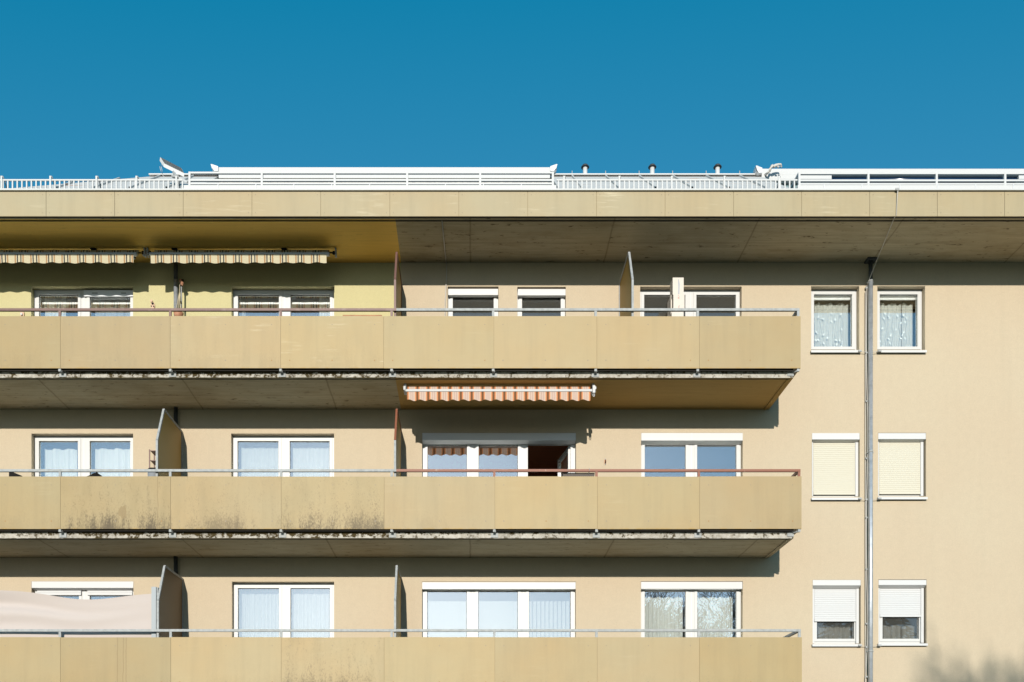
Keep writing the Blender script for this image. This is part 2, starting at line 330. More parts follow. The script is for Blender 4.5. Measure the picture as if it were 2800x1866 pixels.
# ------------------------------------------------------------------ mesh building
class MB:
    def __init__(s): s.v = []; s.f = []; s.mi = []; s.mats = []; s.smooth = []
    def mid(s, m):
        if m not in s.mats: s.mats.append(m)
        return s.mats.index(m)
    def face(s, pts, m, smooth=False):
        b = len(s.v); s.v += [tuple(p) for p in pts]; s.f.append(tuple(range(b, b + len(pts)))); s.mi.append(s.mid(m)); s.smooth.append(smooth)
    def box(s, x0, x1, y0, y1, z0, z1, m, skip='', under=None):
        q = {'-x': [(x0, y1, z0), (x0, y0, z0), (x0, y0, z1), (x0, y1, z1)], '+x': [(x1, y0, z0), (x1, y1, z0), (x1, y1, z1), (x1, y0, z1)],
             '-y': [(x0, y0, z0), (x1, y0, z0), (x1, y0, z1), (x0, y0, z1)], '+y': [(x1, y1, z0), (x0, y1, z0), (x0, y1, z1), (x1, y1, z1)],
             '-z': [(x0, y1, z0), (x1, y1, z0), (x1, y0, z0), (x0, y0, z0)], '+z': [(x0, y0, z1), (x1, y0, z1), (x1, y1, z1), (x0, y1, z1)]}
        for k, p in q.items():
            if k in skip: continue
            s.face(p, under if (under and k == '-z') else m)
    def obox(s, p0, p1, wd, ht, m):                          # bar from p0 to p1, cross section wd x ht
        p0, p1 = Vector(p0), Vector(p1); d = (p1 - p0).normalized()
        up = Vector((0, 0, 1)) if abs(d.z) < 0.95 else Vector((1, 0, 0))
        a = d.cross(up).normalized() * wd / 2; b = a.cross(d).normalized() * ht / 2
        c0 = [p0 - a - b, p0 + a - b, p0 + a + b, p0 - a + b]; c1 = [p + (p1 - p0) for p in c0]
        s.face(c0[::-1], m); s.face(c1, m)
        for i in range(4): j = (i + 1) % 4; s.face([c0[i], c0[j], c1[j], c1[i]], m)
    def tube(s, pts, r, m, n=10, caps=True):
        pts = [Vector(p) for p in pts]; rs = r if hasattr(r, '__len__') else [r] * len(pts)
        rings = []
        for i, p in enumerate(pts):
            d = (pts[min(i + 1, len(pts) - 1)] - pts[max(i - 1, 0)]).normalized()
            up = Vector((0, 0, 1)) if abs(d.z) < 0.9 else Vector((0, 1, 0))
            a = d.cross(up).normalized(); b = a.cross(d).normalized()
            rings.append([len(s.v) + k for k in range(n)])
            for k in range(n):
                t = 2 * math.pi * k / n; s.v.append(tuple(p + (a * math.cos(t) + b * math.sin(t)) * rs[i]))
        mi = s.mid(m)
        for i in range(len(rings) - 1):
            for k in range(n):
                j = (k + 1) % n; s.f.append((rings[i][k], rings[i + 1][k], rings[i + 1][j], rings[i][j])); s.mi.append(mi); s.smooth.append(True)
        if caps:
            s.f.append(tuple(rings[0])); s.mi.append(mi); s.smooth.append(False)
            s.f.append(tuple(rings[-1][::-1])); s.mi.append(mi); s.smooth.append(False)
    def lathe(s, c, prof, m, n=24, sx=1.0, sy=1.0):          # prof: (r, z) list around vertical axis at c
        c = Vector(c); rings = []
        for r, z in prof:
            rings.append([len(s.v) + k for k in range(n)])
            for k in range(n):
                t = 2 * math.pi * k / n; s.v.append((c.x + r * math.cos(t) * sx, c.y + r * math.sin(t) * sy, c.z + z))
        mi = s.mid(m)
        for i in range(len(rings) - 1):
            for k in range(n):
                j = (k + 1) % n; s.f.append((rings[i][k], rings[i][j], rings[i + 1][j], rings[i + 1][k])); s.mi.append(mi); s.smooth.append(True)
    def extrude_x(s, prof, x0, x1, m, close=True, mats=None): # prof: list of (y, z)
        n = len(prof)
        for i in range(n if close else n - 1):
            a, b = prof[i], prof[(i + 1) % n]
            s.face([(x0, *a), (x1, *a), (x1, *b), (x0, *b)], mats[i] if mats else m)
        if close: s.face([(x0, *p) for p in prof], m); s.face([(x1, *p) for p in prof][::-1], m)
    def sheet(s, fn, nu, nv, m, smooth=True):
        b = len(s.v)
        for j in range(nv + 1):
            for i in range(nu + 1): s.v.append(tuple(fn(i / nu, j / nv)))
        mi = s.mid(m)
        for j in range(nv):
            for i in range(nu):
                a = b + j * (nu + 1) + i; s.f.append((a, a + 1, a + nu + 2, a + nu + 1)); s.mi.append(mi); s.smooth.append(smooth)
    def build(s, name, parent=None, origin=None):
        me = bpy.data.meshes.new(name); o = Vector(origin) if origin is not None else Vector((0, 0, 0))
        me.from_pydata([tuple(Vector(v) - o) for v in s.v], [], s.f)
        for m in s.mats: me.materials.append(m)
        me.polygons.foreach_set('material_index', s.mi); me.polygons.foreach_set('use_smooth', s.smooth); me.update()
        ob = bpy.data.objects.new(name, me); col.objects.link(ob)
        if parent is not None:
            ob.parent = parent
            pw = wpos(parent); ob.location = o - pw
        else: ob.location = o
        return ob
def wpos(o):
    p = Vector(o.location)
    while o.parent: o = o.parent; p = p + Vector(o.location)
    return p
def tag(o, label=None, cat=None, group=None, kind=None):
    if label: o['label'] = label
    if cat: o['category'] = cat
    if group: o['group'] = group
    if kind: o['kind'] = kind
    return o
def thing(name, label, cat, loc, group=None):
    o = bpy.data.objects.new(name, None); col.objects.link(o); o.location = loc; o.empty_display_size = 0.2
    return tag(o, label, cat, group)

def grid_plate(mb, x0, x1, z0, z1, holes, y0, y1, matf, depth_m=None, back=True):
    """plate in the XZ plane with rectangular holes; front at y0, hole sides go back to y1"""
    xs = sorted({x0, x1, *[h[0] for h in holes], *[h[1] for h in holes], *getattr(matf, 'xs', [])})
    zs = sorted({z0, z1, *[h[2] for h in holes], *[h[3] for h in holes], *getattr(matf, 'zs', [])})
    for i in range(len(xs) - 1):
        for j in range(len(zs) - 1):
            cx, cz = (xs[i] + xs[i + 1]) / 2, (zs[j] + zs[j + 1]) / 2
            if cx < x0 or cx > x1 or cz < z0 or cz > z1: continue
            if any(h[0] < cx < h[1] and h[2] < cz < h[3] for h in holes): continue
            mb.face([(xs[i], y0, zs[j]), (xs[i + 1], y0, zs[j]), (xs[i + 1], y0, zs[j + 1]), (xs[i], y0, zs[j + 1])], matf((cx, cz)))
            if back: mb.face([(xs[i], y1, zs[j]), (xs[i], y1, zs[j + 1]), (xs[i + 1], y1, zs[j + 1]), (xs[i + 1], y1, zs[j])], matf((cx, cz)))
    for a, b, c, d in holes:
        m = depth_m or matf(((a + b) / 2, d + 0.01))
        mb.face([(a, y0, c), (a, y0, d), (a, y1, d), (a, y1, c)], m); mb.face([(b, y0, c), (b, y1, c), (b, y1, d), (b, y0, d)], m)
        mb.face([(a, y0, d), (b, y0, d), (b, y1, d), (a, y1, d)], m); mb.face([(a, y0, c), (a, y1, c), (b, y1, c), (b, y0, c)], m)

# ------------------------------------------------------------------ ground
XL, XR = -13.0, 16.0
g = MB(); g.box(-400, 400, -600, 200, -0.5, 0.0, M['ground']); tag(g.build('ground'), kind='structure')
g = MB(); g.box(XL, XR + 2, -6.0, -2.2, 0.004, 0.05, M['paving']); tag(g.build('path'), kind='structure')

# ------------------------------------------------------------------ building
ZR = 11.573                                                 # underside of roof slab
SL = {'A': 8.822, 'B': 6.044, 'C': 3.27}                      # undersides of the balcony slabs
TH = 0.18
XS = -1.31                                                  # party line between the flats
bld = thing('apartment_building', 'cream rendered apartment block with long beige balconies under a deep flat eave', 'building', (0, 6, 0))

RV = 0.13                                                   # frames stand this far back in the openings
fl = {'A': SL['A'] + TH, 'B': SL['B'] + TH, 'C': SL['C'] + TH}
# openings: x0, x1, top (pixels), floor, bottom (None = door down to balcony floor)
OP = {
 'A1': (85, 364, 784, 'A', None), 'A2': (633, 913.5, 784, 'A', None), 'A3': (1224, 1363, 784, 'A', 900), 'A4': (1414.5, 1547, 785, 'A', 900),
 'A5': (1750.5, 2028, 784, 'A', None), 'A6': (2218, 2349.5, 783, 'A', 957), 'A7': (2399, 2529.5, 783, 'A', 957),
 'B1': (86, 364, 1186, 'B', None), 'B2': (632, 913.5, 1186, 'B', None), 'B3': (1154, 1575, 1184, 'B', None), 'B4': (1753, 2031, 1184, 'B', None),
 'B6': (2220, 2351, 1185, 'B', 1359), 'B7': (2401, 2532, 1184, 'B', 1358),
 'C1': (86, 365, 1590, 'C', None), 'C2': (634, 913.5, 1591, 'C', None), 'C3': (1154, 1574.5, 1591, 'C', None), 'C4': (1752.5, 2031, 1590, 'C', None),
 'C6': (2222, 2354, 1586, 'C', 1761), 'C7': (2402, 2533.5, 1585, 'C', 1760)}
rect = {}
for k, (a, b, t, f, bo) in OP.items():
    rect[k] = (mx(a), mx(b), (fl[f] + 0.04) if bo is None else mz(bo), mz(t))
# openings left of the picture
rect['A0'] = (-11.3, -9.4, fl['A'] + .04, mz(784)); rect['B0'] = (-11.3, -9.4, fl['B'] + .04, mz(1186)); rect['C0'] = (-11.3, -9.4, fl['C'] + .04, mz(1591))

def wm(p): return M['yellow'] if (p[0] < XS and p[1] > fl['A']) else M['stucco']
wm.xs = [XS]; wm.zs = [fl['A']]
wb = MB()
grid_plate(wb, XL, XR, 0.0, ZR, list(rect.values()), 0.0, 0.30, wm)
wb.face([(XL, 0, 0), (XL, 0, ZR), (XL, 12, ZR), (XL, 12, 0)], M['stucco']); wb.face([(XR, 0, 0), (XR, 12, 0), (XR, 12, ZR), (XR, 0, ZR)], M['stucco'])
wb.face([(XL, 12, 0), (XL, 12, ZR), (XR, 12, ZR), (XR, 12, 0)], M['stucco'])
wb.build('wall', bld)
# rooms behind the windows
rm = MB()
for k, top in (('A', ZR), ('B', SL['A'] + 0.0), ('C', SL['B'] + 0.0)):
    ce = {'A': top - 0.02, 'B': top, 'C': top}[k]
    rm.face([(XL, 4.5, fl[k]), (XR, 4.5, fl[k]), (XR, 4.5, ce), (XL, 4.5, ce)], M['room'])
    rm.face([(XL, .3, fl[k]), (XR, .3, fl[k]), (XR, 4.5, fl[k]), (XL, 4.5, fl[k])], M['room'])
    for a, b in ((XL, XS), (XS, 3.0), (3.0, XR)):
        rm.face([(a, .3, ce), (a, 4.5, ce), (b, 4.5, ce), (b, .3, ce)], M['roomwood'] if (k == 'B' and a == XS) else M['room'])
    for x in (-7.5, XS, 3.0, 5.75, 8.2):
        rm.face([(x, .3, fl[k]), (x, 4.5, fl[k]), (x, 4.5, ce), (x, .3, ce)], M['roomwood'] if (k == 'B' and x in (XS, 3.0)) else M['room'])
rm.build('interior', bld)

# balcony slabs
XE = mx(2169.5, 1.37)
for k, z in SL.items():
    s = MB()
    def um(x): return M['soffit_ochre'] if (k == 'A' and x > XS) else M['soffit']
    for a, b in ((XL, XS), (XS, XE)):
        sk = '' + (' +x' if a == XL else ' -x')
        s.box(a, b, -1.37, -0.001, z, z + TH, M['edge'], skip=sk, under=um((a + b) / 2))
    s.box(XL, XE, -1.376, -1.34, z + 0.108, z + TH + 0.03, M['dark'])  # added near-black strip, paints the shade under the railing boards
    sl_o = s.build('balcony_slab', bld)
    # drip groove bead under the front edge and at the free end
    e = MB(); e.box(XL, XE - 0.05, -1.335, -1.32, z - 0.008, z - 0.001, M['dark'])
    e.box(XE - 0.10, XE - 0.075, -1.30, -0.02, z - 0.02, z - 0.001, um(1)); e.build('drip_strip', sl_o)

# roof slab, soffit, fascia
s = MB()
for a, b in ((XL, XS), (XS, XR + 1.4)):
    s.box(a, b, -1.37, 12, ZR, ZR + 0.40, M['dark'], skip=' +x' if a == XL else ' -x', under=M['soffit_yellow'] if a == XL else M['soffit'])
s.box(XL, XR + 1.4, -1.48, -1.40, ZR - 0.008, ZR + 0.3, M['dark']); s.box(XL, XR + 1.4, -1.3995, -1.372, ZR - 0.006, ZR + 0.3, M['soffit'])
s.box(XL, XR + 1.4, -1.33, -1.31, ZR - 0.01, ZR - 0.001, M['dark'])
roof_slab = s.build('eave_slab', bld)
fj = [126, 313.5, 501, 689, 877, 1066, 1254.5, 1443, 1631, 1818.5, 2006, 2192, 2378, 2563, 2747]
fx = [mx(v, 1.5) for v in fj]
while fx[0] > XL + 1.2: fx.insert(0, fx[0] - 1.178)
while fx[-1] < XR: fx.append(fx[-1] + 1.165)
for a, b in zip(fx[:-1], fx[1:]):
    p = MB(); p.box(a + 0.003, b - 0.003, -1.50, -1.488, 11.54, 11.957, M['fascia']); p.box(b - .006, b + .006, -1.4875, -1.484, 11.545, 11.952, M['joint'])
    for u in (a + 0.06, b - 0.06):
        for zz in (11.60, 11.91): p.box(u - .006, u + .006, -1.503, -1.4995, zz - .006, zz + .006, M['bolt'])
    p.build('fascia_panel', bld)
s = MB()                                                     # white drip flashing on top of the fascia, near-black box paints its shadow
s.box(XL, XR + 1.4, -1.535, -1.30, 11.970, 11.997, M['lightwhite']); s.box(XL, XR + 1.4, -1.48, -1.372, 11.90, 11.969, M['dark'])
s.build('flashing', bld)

# tin roof with hip, two terrace cut-outs
EY, EZ, TY, TZ = -1.285, 12.15, 0.37, 13.425                   # eave and upper edge of the slope
XH0, XH1 = mx(18, 1.285), mx(408, -0.37)
T1 = (-4.85, 1.55); T2 = (5.54, XR + 1.0)
def slope(x, t): return (x, EY + (TY - EY) * t, EZ + (TZ - EZ) * t)
rf = MB()
rf.face([slope(XH0, 0), slope(T1[0], 0), slope(T1[0], 1), slope(XH1, 1)], M['tin'])
rf.face([slope(T1[1], 0), slope(T2[0], 0), slope(T2[0], 1), slope(T1[1], 1)], M['tin'])
rf.face([slope(XH0, 0), slope(XH1, 1), (XH1, 9, TZ), (XH0, 10.5, EZ)], M['tin'])          # hip end
rf.face([slope(XH1, 1), slope(T2[1], 1), (T2[1], 9, TZ), (XH1, 9, TZ)], M['tin'])
rf.face([(XL, -1.30, 12.03), (XR + 1.4, -1.30, 12.03), (XR + 1.4, 12, 12.03), (XL, 12, 12.03)], M['tin'])
rf.box(XH0, T2[1], EY, EY + .02, 12.031, EZ, M['tin'], skip='+z')
rf.face([(XH1, 9, TZ), (T2[1], 9, TZ), (T2[1], 10.5, EZ), (XH0, 10.5, EZ)], M['tin'])
nrm = Vector((0, -(TZ - EZ), TY - EY)).normalized()
def seam(xb, t0=0.0, t1=1.0):
    a = Vector(slope(xb, t0)); b = Vector(slope(xb, t1)); o = nrm * 0.03; w_ = Vector((0.012, 0, 0))
    rf.face([a - w_, a - w_ + o, b - w_ + o, b - w_], M['tin']); rf.face([a + w_, b + w_, b + w_ + o, a + w_ + o], M['tin'])
    rf.face([a - w_ + o, a + w_ + o, b + w_ + o, b - w_ + o], M['tin'])
x = 1.93
while x < T2[0] - 0.1: seam(x); x += 0.64
x = T1[0] - 0.45
while x > XH0 + 0.3: seam(x, 0, min(1.0, (x - XH0) / (XH1 - XH0))); x -= 0.64
for i_ in range(7):
    xb = 1.93 + .64 * i_; rf.box(xb - .006, xb + .006, TY - .02, TY + .01, TZ + .043, TZ + .10, M['galv'])
rf_o = rf.build('roof', bld)
rc = MB()                                                    # ridge flashing with dark gap under it
rc.box(XH1, T1[0], TY - 0.03, TY + 0.3, TZ + 0.02, TZ + 0.042, M['lightwhite']); rc.box(XH1 + .1, T1[0], TY - 0.005, TY + 0.3, TZ - 0.04, TZ + 0.0155, M['dark'])
rc.build('ridge_cap', rf_o); rc = MB(); rc.box(T1[1], T2[0], TY - 0.03, TY + 0.3, TZ + 0.02, TZ + 0.042, M['lightwhite']); rc.box(T1[1], T2[0], TY - 0.005, TY + 0.3, TZ - 0.04, TZ + 0.0155, M['dark'])
rc.build('ridge_cap', rf_o)
for a, sg in ((T1[0], 1), (T1[1], -1), (T2[0], 1)):          # terrace cheeks
    c = MB(); c.face([(a, EY, EZ), (a, TY, EZ), (a, TY, TZ)], M['tin'])
    c.face([(a + .02 * sg, EY, EZ), (a + .02 * sg, TY, TZ), (a + .02 * sg, TY, EZ)], M['tin'])
    c.face([(a, EY, EZ), (a, TY, TZ), (a + .02 * sg, TY, TZ), (a + .02 * sg, EY, EZ)], M['tin']); c.build('terrace_cheek', rf_o)
YB = 0.30
b1 = MB()
x0, x1 = mx(598, -YB), mx(1504, -YB)
b1.box(x0, x1, YB, YB + 0.5, mz(487.5, -YB), mz(458, -YB), M['lightwhite'])
cap = b1.build('dormer_fascia', rf_o)
bs = MB(); bs.box(T1[0] + .03, T1[1] - .03, YB + 0.10, YB + 0.3, EZ, mz(487.5, -YB) - .001, M['planks']); bs.build('dormer_wall', rf_o)
bp = MB(); n_ = 46
for i in range(n_):
    xa = x0 + 0.02 + (x1 - x0 - .04) * i / n_; h_ = random.uniform(0.0, 0.012)
    bp.box(xa, xa + (x1 - x0) / n_ * 0.93, YB + .055, YB + 0.098, EZ, mz(488.8, -YB) - 0.02 - h_, M['planks'])
bp.build('plank_screen', rf_o)
def gutter_end(xx, sg, zl, zh):                               # flared sheet end of the dormer gutter
    e = MB(); pr = [(xx + sg * .002, zl), (xx + sg * .07, zl - .005), (xx + sg * .115, zl + .03), (xx + sg * .135, zh + .02), (xx + sg * .115, zh + .025), (xx + sg * .02, zh + .008), (xx + sg * .002, zh)]
    if sg > 0: pr = pr[::-1]
    y0_, y1_ = YB - .04, YB + .12; e.face([(a, y0_ - .03 * (abs(a - xx) > .1), b) for a, b in pr][::-1], M['greybox']); e.face([(a, y1_, b) for a, b in pr], M['greybox'])
    for q in range(7): a, b = pr[q], pr[(q + 1) % 7]; e.face([(a[0], y0_, a[1]), (b[0], y0_, b[1]), (b[0], y1_, b[1]), (a[0], y1_, a[1])], M['greybox'])
    e.build('gutter_end', rf_o)
gutter_end(x0, -1, mz(471, -YB), mz(459, -YB)); gutter_end(x1, 1, mz(471, -YB), mz(459, -YB))
b2 = MB(); xa = mx(2083, -YB); xg0, xg1 = mx(2274, -YB), mx(2786, -YB)
b2.box(xa, T2[1], YB, YB + .5, mz(478.5, -YB), mz(462, -YB), M['lightwhite'])
b2.box(xa, xg0, YB, YB + .5, mz(490, -YB), mz(478.5, -YB) - .001, M['lightwhite'])
b2.box(xg1, T2[1], YB, YB + .5, mz(490, -YB), mz(478.5, -YB) - .001, M['lightwhite'])
for v in (2292, 2408, 2547): u = mx(v, -YB); b2.box(u - .045, u + .045, YB - .012, YB, mz(474, -YB), mz(473, -YB), M['galv'])
b2.build('dormer_fascia', rf_o)
bn = MB(); zc, rr = (mz(478.5, -YB) + mz(491, -YB)) / 2, (mz(478.5, -YB) - mz(491, -YB)) / 2
bn.tube([(xg0 + .003, YB + .09, zc), (xg1 - .003, YB + .09, zc)], rr, M['navy'], 20); bn.build('cover_roll', rf_o)
bw = MB(); bw.box(xa, T2[1], YB + 0.14, YB + .2, EZ, mz(490, -YB) - .002, M['bluegrey']); bw.build('dormer_window', rf_o)
gutter_end(xa, -1, mz(476, -YB), mz(463, -YB))
# white sheet boxes below the terrace rails, with seams
for a, b, first in ((mx(503, 1.5), mx(1521, 1.5), mx(597, 1.5)), (mx(2181, 1.5), XR + 1.2, mx(2252, 1.5))):
    k = MB(); k.box(a, b, -1.51, -1.32, 11.998, 12.070, M['lightwhite'])
    x = first
    while x < b: k.box(x - .006, x + .006, -1.522, -1.5105, 11.999, 12.078, M['greybox']); x += 0.65
    k.build('terrace_kerb', rf_o)

# ------------------------------------------------------------------ windows
def curtain(x0, x1, z0, z1, y, m, folds=9, amp=0.03, scal=0.012, name='curtain', parent=None, jag=0.35):
    c = MB(); ph = random.random() * 6; n = max(24, int((x1 - x0) * 90))
    def fn(u, v):
        x = x0 + (x1 - x0) * u
        a = math.sin(u * folds * 6.283 + ph + 0.9 * math.sin(u * 9 + ph)) + jag * math.sin(u * folds * 2.3 * 6.283 + ph * 2)
        zt = z1 + scal * (math.sin(u * folds * 6.283 * 0.5 + ph) + 0.4 * math.sin(u * folds * 9 + 1))
        return (x, y + amp * a * (0.55 + 0.45 * (1 - v)), z0 + (zt - z0) * v)
    c.sheet(fn, n, 6, m); return c.build(name, parent)
def window(key, panes, ptop, pbot=None, frame='white', curt=None, gl='glass', open_last=False, pb_mz=None, name='window', label=None):
    x0, x1, z0, z1 = rect[key]
    yF = RV; zt = mz(ptop, -yF - .02)
    zb = z0 + 0.12 if pbot is None else mz(pbot, -yF - .02)
    holes = [(mx(a, -yF - .02), mx(b, -yF - .02), zb, zt) for a, b in panes]
    SB = 0.052
    f = MB(); e = 0.002
    grid_plate(f, x0 + e, x1 - e, z0 + e, z1 - e, holes, yF, yF + 0.07, lambda p: M[frame])
    for i, (a, b, c, d) in enumerate(holes):                 # sash bars, standing proud of the frame
        if open_last and i == len(holes) - 1: continue
        y0, y1 = yF - 0.014, yF - 0.0005
        f.box(a - SB, a, y0, y1, c - SB, d + SB, M[frame]); f.box(b, b + SB, y0, y1, c - SB, d + SB, M[frame])
        f.box(a, b, y0, y1, d, d + SB, M[frame]); f.box(a, b, y0, y1, c - SB, c, M[frame])
        f.box(a, b, yF + .012, yF + .02, d - .009, d, M['seal']); f.box(a, a + .007, yF + .012, yF + .02, c, d - .009, M['seal'])
        f.box(b - .007, b, yF + .012, yF + .02, c, d - .009, M['seal'])
    for i in range(len(holes) - 1):                          # mullion joint
        xm = (holes[i][1] + holes[i + 1][0]) / 2; f.box(xm - .004, xm + .004, yF - .003, yF - .0005, c - SB, d + SB + .03, M['greybox'])
    wo = f.build(name, bld)
    if label: wo['label'] = label
    for i, (a, b, c, d) in enumerate(holes):
        if open_last and i == len(holes) - 1: continue
        g = MB(); g.box(a + .001, b - .001, yF + .022, yF + .034, c + .001, d - .001, M['glassback'], skip='-y'); g.box(a + .001, b - .001, yF + .022, yF + .034, c + .001, d - .001, M[gl], skip='+y -x +x -z +z'); g.build('pane', wo)
    if curt:
        for (ca, cb, ct, m, folds, amp, scal) in curt:
            yy = 0.34; curtain(mx(ca, -yy), mx(cb, -yy), max(z0, zb - 0.35) + .02, mz(ct, -yy), yy, M[m], folds, amp, scal, parent=wo)
    return wo, holes
def sill(wo, a, b, yt, yb, clip=None):
    s = MB(); s.box(mx(a, .05), mx(b, .05), -0.06, RV - .004, mz(yb, .05), mz(yb, .05) + 0.02, M['whitebox']); s.box(mx(a, .05), mx(b, .05), -0.06, -0.052, mz(yb, .05) - .022, mz(yb, .05) - .0002, M['whitebox'])
    s.build('sill', wo)
def shutter_box(wo, key, a, b, ytop, yface, ybot, m='whitebox', joints=(), proud=0.012, cham=True, depth=0.10):
    x0, x1, z0, z1 = rect[key]; yf = -proud
    zt, zf = min(z1, mz(ytop, proud)) - .003, mz(yface, proud)
    s = MB(); xa, xb = mx(a, proud) + .004, mx(b, proud) - .004
    if cham:
        zb = mz(ybot, -depth)
        s.extrude_x([(yf, zt), (yf, zf), (depth, zb), (RV - .016, zb), (RV - .016, zt)], xa, xb, M[m])
    else:
        s.box(xa, xb, yf, RV - .016, zf, zt, M[m])
    for j in joints: u = mx(j, proud); s.box(u - .003, u + .003, yf - .001, yf + .004, zf, zt, M['greybox'])
    return s.build('shutter_box', wo)
def shutter(wo, a, b, yt, yb, m, y=0.085, slat=0.037, rail=True, end=True):
    x0, x1 = mx(a, -y), mx(b, -y); z1, z0 = mz(yt, -y), mz(yb, -y)
    s = MB(); n = max(1, round((z1 - z0 - .045) / slat)); h = (z1 - z0 - .045) / n
    for i in range(n):
        zb = z0 + .045 + i * h
        prof = [(y + .001, zb), (y - .003, zb + h * .2), (y - .004, zb + h * .55), (y - .002, zb + h * .85), (y + .001, zb + h)]
        s.extrude_x(prof, x0, x1, M[m], close=False)
    s.box(x0, x1, y - .012, y + .006, z0, z0 + .043, M[m])
    return s.build('roller_shutter', wo)
def guide(wo, a, b, yt, yb, y=0.07):
    s = MB(); s.box(mx(a, -y), mx(b, -y), y, RV - .002, mz(yb, -y), mz(yt, -y), M['whitebox']); s.build('guide_rail', wo)

# top floor
wo, h = window('A1', [(108.5, 215), (247, 358)], 808, curt=[(122, 180, 800, 'curtain', 5, .03, .004), (262, 360, 838, 'greycurtain', 4, .03, .02)])
s = MB(); s.box(mx(230, -.1), mx(366, -.1), .085, RV - .016, mz(811.5, -.1), mz(795, -.1), M['greybox']); s.box(mx(252, -.1), mx(268, -.1), .082, .0848, mz(804, -.1), mz(802.5, -.1), M['seal']); s.box(mx(332, -.1), mx(346, -.1), .082, .0848, mz(804, -.1), mz(802.5, -.1), M['seal']); s.build('shutter_box', wo)
for hh in h: s = MB(); s.box(hh[0], hh[1], .24, .26, hh[3] - .12, hh[3] - .085, M['whitebox']); s.build('curtain_rail', wo)
wo, h = window('A2', [(651.5, 763.7), (795, 903)], 808, curt=[(655, 672, 800, 'greycurtain', 2, .03, .004), (873, 906, 800, 'curtain', 4, .03, .004)])
for hh in h: s = MB(); s.box(hh[0], hh[1], .24, .26, hh[3] - .12, hh[3] - .085, M['whitebox']); s.build('curtain_rail', wo)
wo, _ = window('A3', [(1238, 1350)], 809, 895, gl='glassdull'); shutter_box(wo, 'A3', 1225, 1362.5, 790, 807, 0, proud=-.03, cham=False)
s = MB(); s.box(mx(1232, -.1), mx(1356, -.1), .09, .105, mz(812, -.1), mz(810, -.1), M['whitebox']); s.build('shutter_end_bar', wo)
wo, _ = window('A4', [(1427, 1533)], 809, 895, gl='glassdull'); shutter_box(wo, 'A4', 1415.5, 1547, 790.5, 808, 0, proud=-.03, cham=False)
window('A5', [(1760.5, 1873), (1903, 2011)], 809, gl='glassdull')
for k, (a, b), (sa, sb), ca in (('A6', (2224, 2328), (2217.5, 2353), (2226, 2322)), ('A7', (2403.5, 2507), (2399.5, 2534), (2406, 2496))):
    wo, h = window(k, [(a, b)], 807.5, 950.5, curt=[(ca[0], ca[1], 832, 'leafnet', 6, .022, .02)], gl='glasssoft')
    bl = MB(); hh = h[0]; bl.box(hh[0] + .004, hh[1] - .004, .20, .23, mz(820, -.2), hh[3], M['whitebox']); bl.build('blind_cassette', wo)
    lf = MB(); rnd = random.Random(5 if k == 'A6' else 8)
    for i in range(22):                                       # embroidered leaves on the net
        u = rnd.uniform(hh[0] + .05, hh[1] - .1); v = rnd.uniform(hh[2] + .03, hh[3] - .24); an = rnd.choice((-1, 1)) * rnd.uniform(.25, .9); L_, W_ = .07, .016
        dx, dz = math.sin(an), math.cos(an); yy = .305
        lf.face([(u - dx * L_ / 2, yy, v - dz * L_ / 2), (u + dz * W_, yy, v - dx * W_), (u + dx * L_ / 2, yy, v + dz * L_ / 2), (u - dz * W_, yy, v + dx * W_)], M['leafmotif'])
    for i in range(5):
        u = hh[0] + .08 + i * .13; lf.tube([(u + .02 * math.sin(q * 2.1 + i), .308, hh[2] + .03 + q * .115) for q in range(7)], .0025, M['leafmotif'], 4)
    lf.build('leaf_embroidery', wo)
    sill(wo, sa, sb, 957, 961.5)
# middle floor
window('B1', [(108.5, 215), (247, 358)], 1208, curt=[(121, 216, 1229, 'curtain', 5, .02, .012), (260, 360, 1228, 'curtain', 5, .02, .012)])
window('B2', [(650.5, 762.5), (793, 902)], 1208, curt=[(658, 766, 1224, 'lace', 8, .012, .006), (801, 904, 1224, 'lace', 8, .012, .006)])
wo, h = window('B3', [(1169, 1277), (1308.5, 1416), (1443, 1560)], 1217, open_last=True, label='three part balcony door with its right leaf standing open')
shutter_box(wo, 'B3', 1154, 1575, 1184, 1204, 1214.5, 'greybox', (1292, 1433.5), depth=.09)
a, b, c, d = h[2]
lf = MB(); p0 = Vector((b - .01, RV + .09, 0)); p1 = p0 + Vector((-0.13, 0.74, 0))
for z in (c, d - .07): lf.obox(p0 + Vector((0, 0, z + .035)), p1 + Vector((0, 0, z + .035)), .05, .07, M['white'])
for p in (p0, p1): lf.obox(p + Vector((0, 0, c)), p + Vector((0, 0, d)), .05, .06, M['white'])
lf.build('open_leaf', wo)
lg = MB(); lg.face([p0 + Vector((0, 0, c + .07)), p1 + Vector((0, 0, c + .07)), p1 + Vector((0, 0, d - .07)), p0 + Vector((0, 0, d - .07))], M['glassdull']); lg.build('pane', wo)
wo, _ = window('B4', [(1762, 1874), (1905, 2012.5)], 1219); shutter_box(wo, 'B4', 1753, 2031.5, 1184, 1205, 1214.5, joints=(1892,), depth=.09)
for k, bx, sx, sl_, yy in (('B6', (2220, 2351), (2223.5, 2339), (2219, 2355), (1202, 1210, 1357.5)), ('B7', (2401, 2532), (2403.5, 2517.5), (2400, 2536), (1201, 1209, 1356))):
    wo, _ = window(k, [(sx[0] + 6, sx[1] - 6)], 1225, 1345); shutter_box(wo, k, bx[0], bx[1], 1184.5, yy[0], yy[1], depth=.08)
    shutter(wo, sx[0], sx[1], yy[1] + 1, yy[2] - 4, 'cream', .095); guide(wo, sx[1] + .3, sx[1] + 7.5, yy[1], yy[2] + .5); guide(wo, sx[0] - 3, sx[0] - .3, yy[1], yy[2] + .5)
    sill(wo, sl_[0], sl_[1], 0, yy[2] + 7)
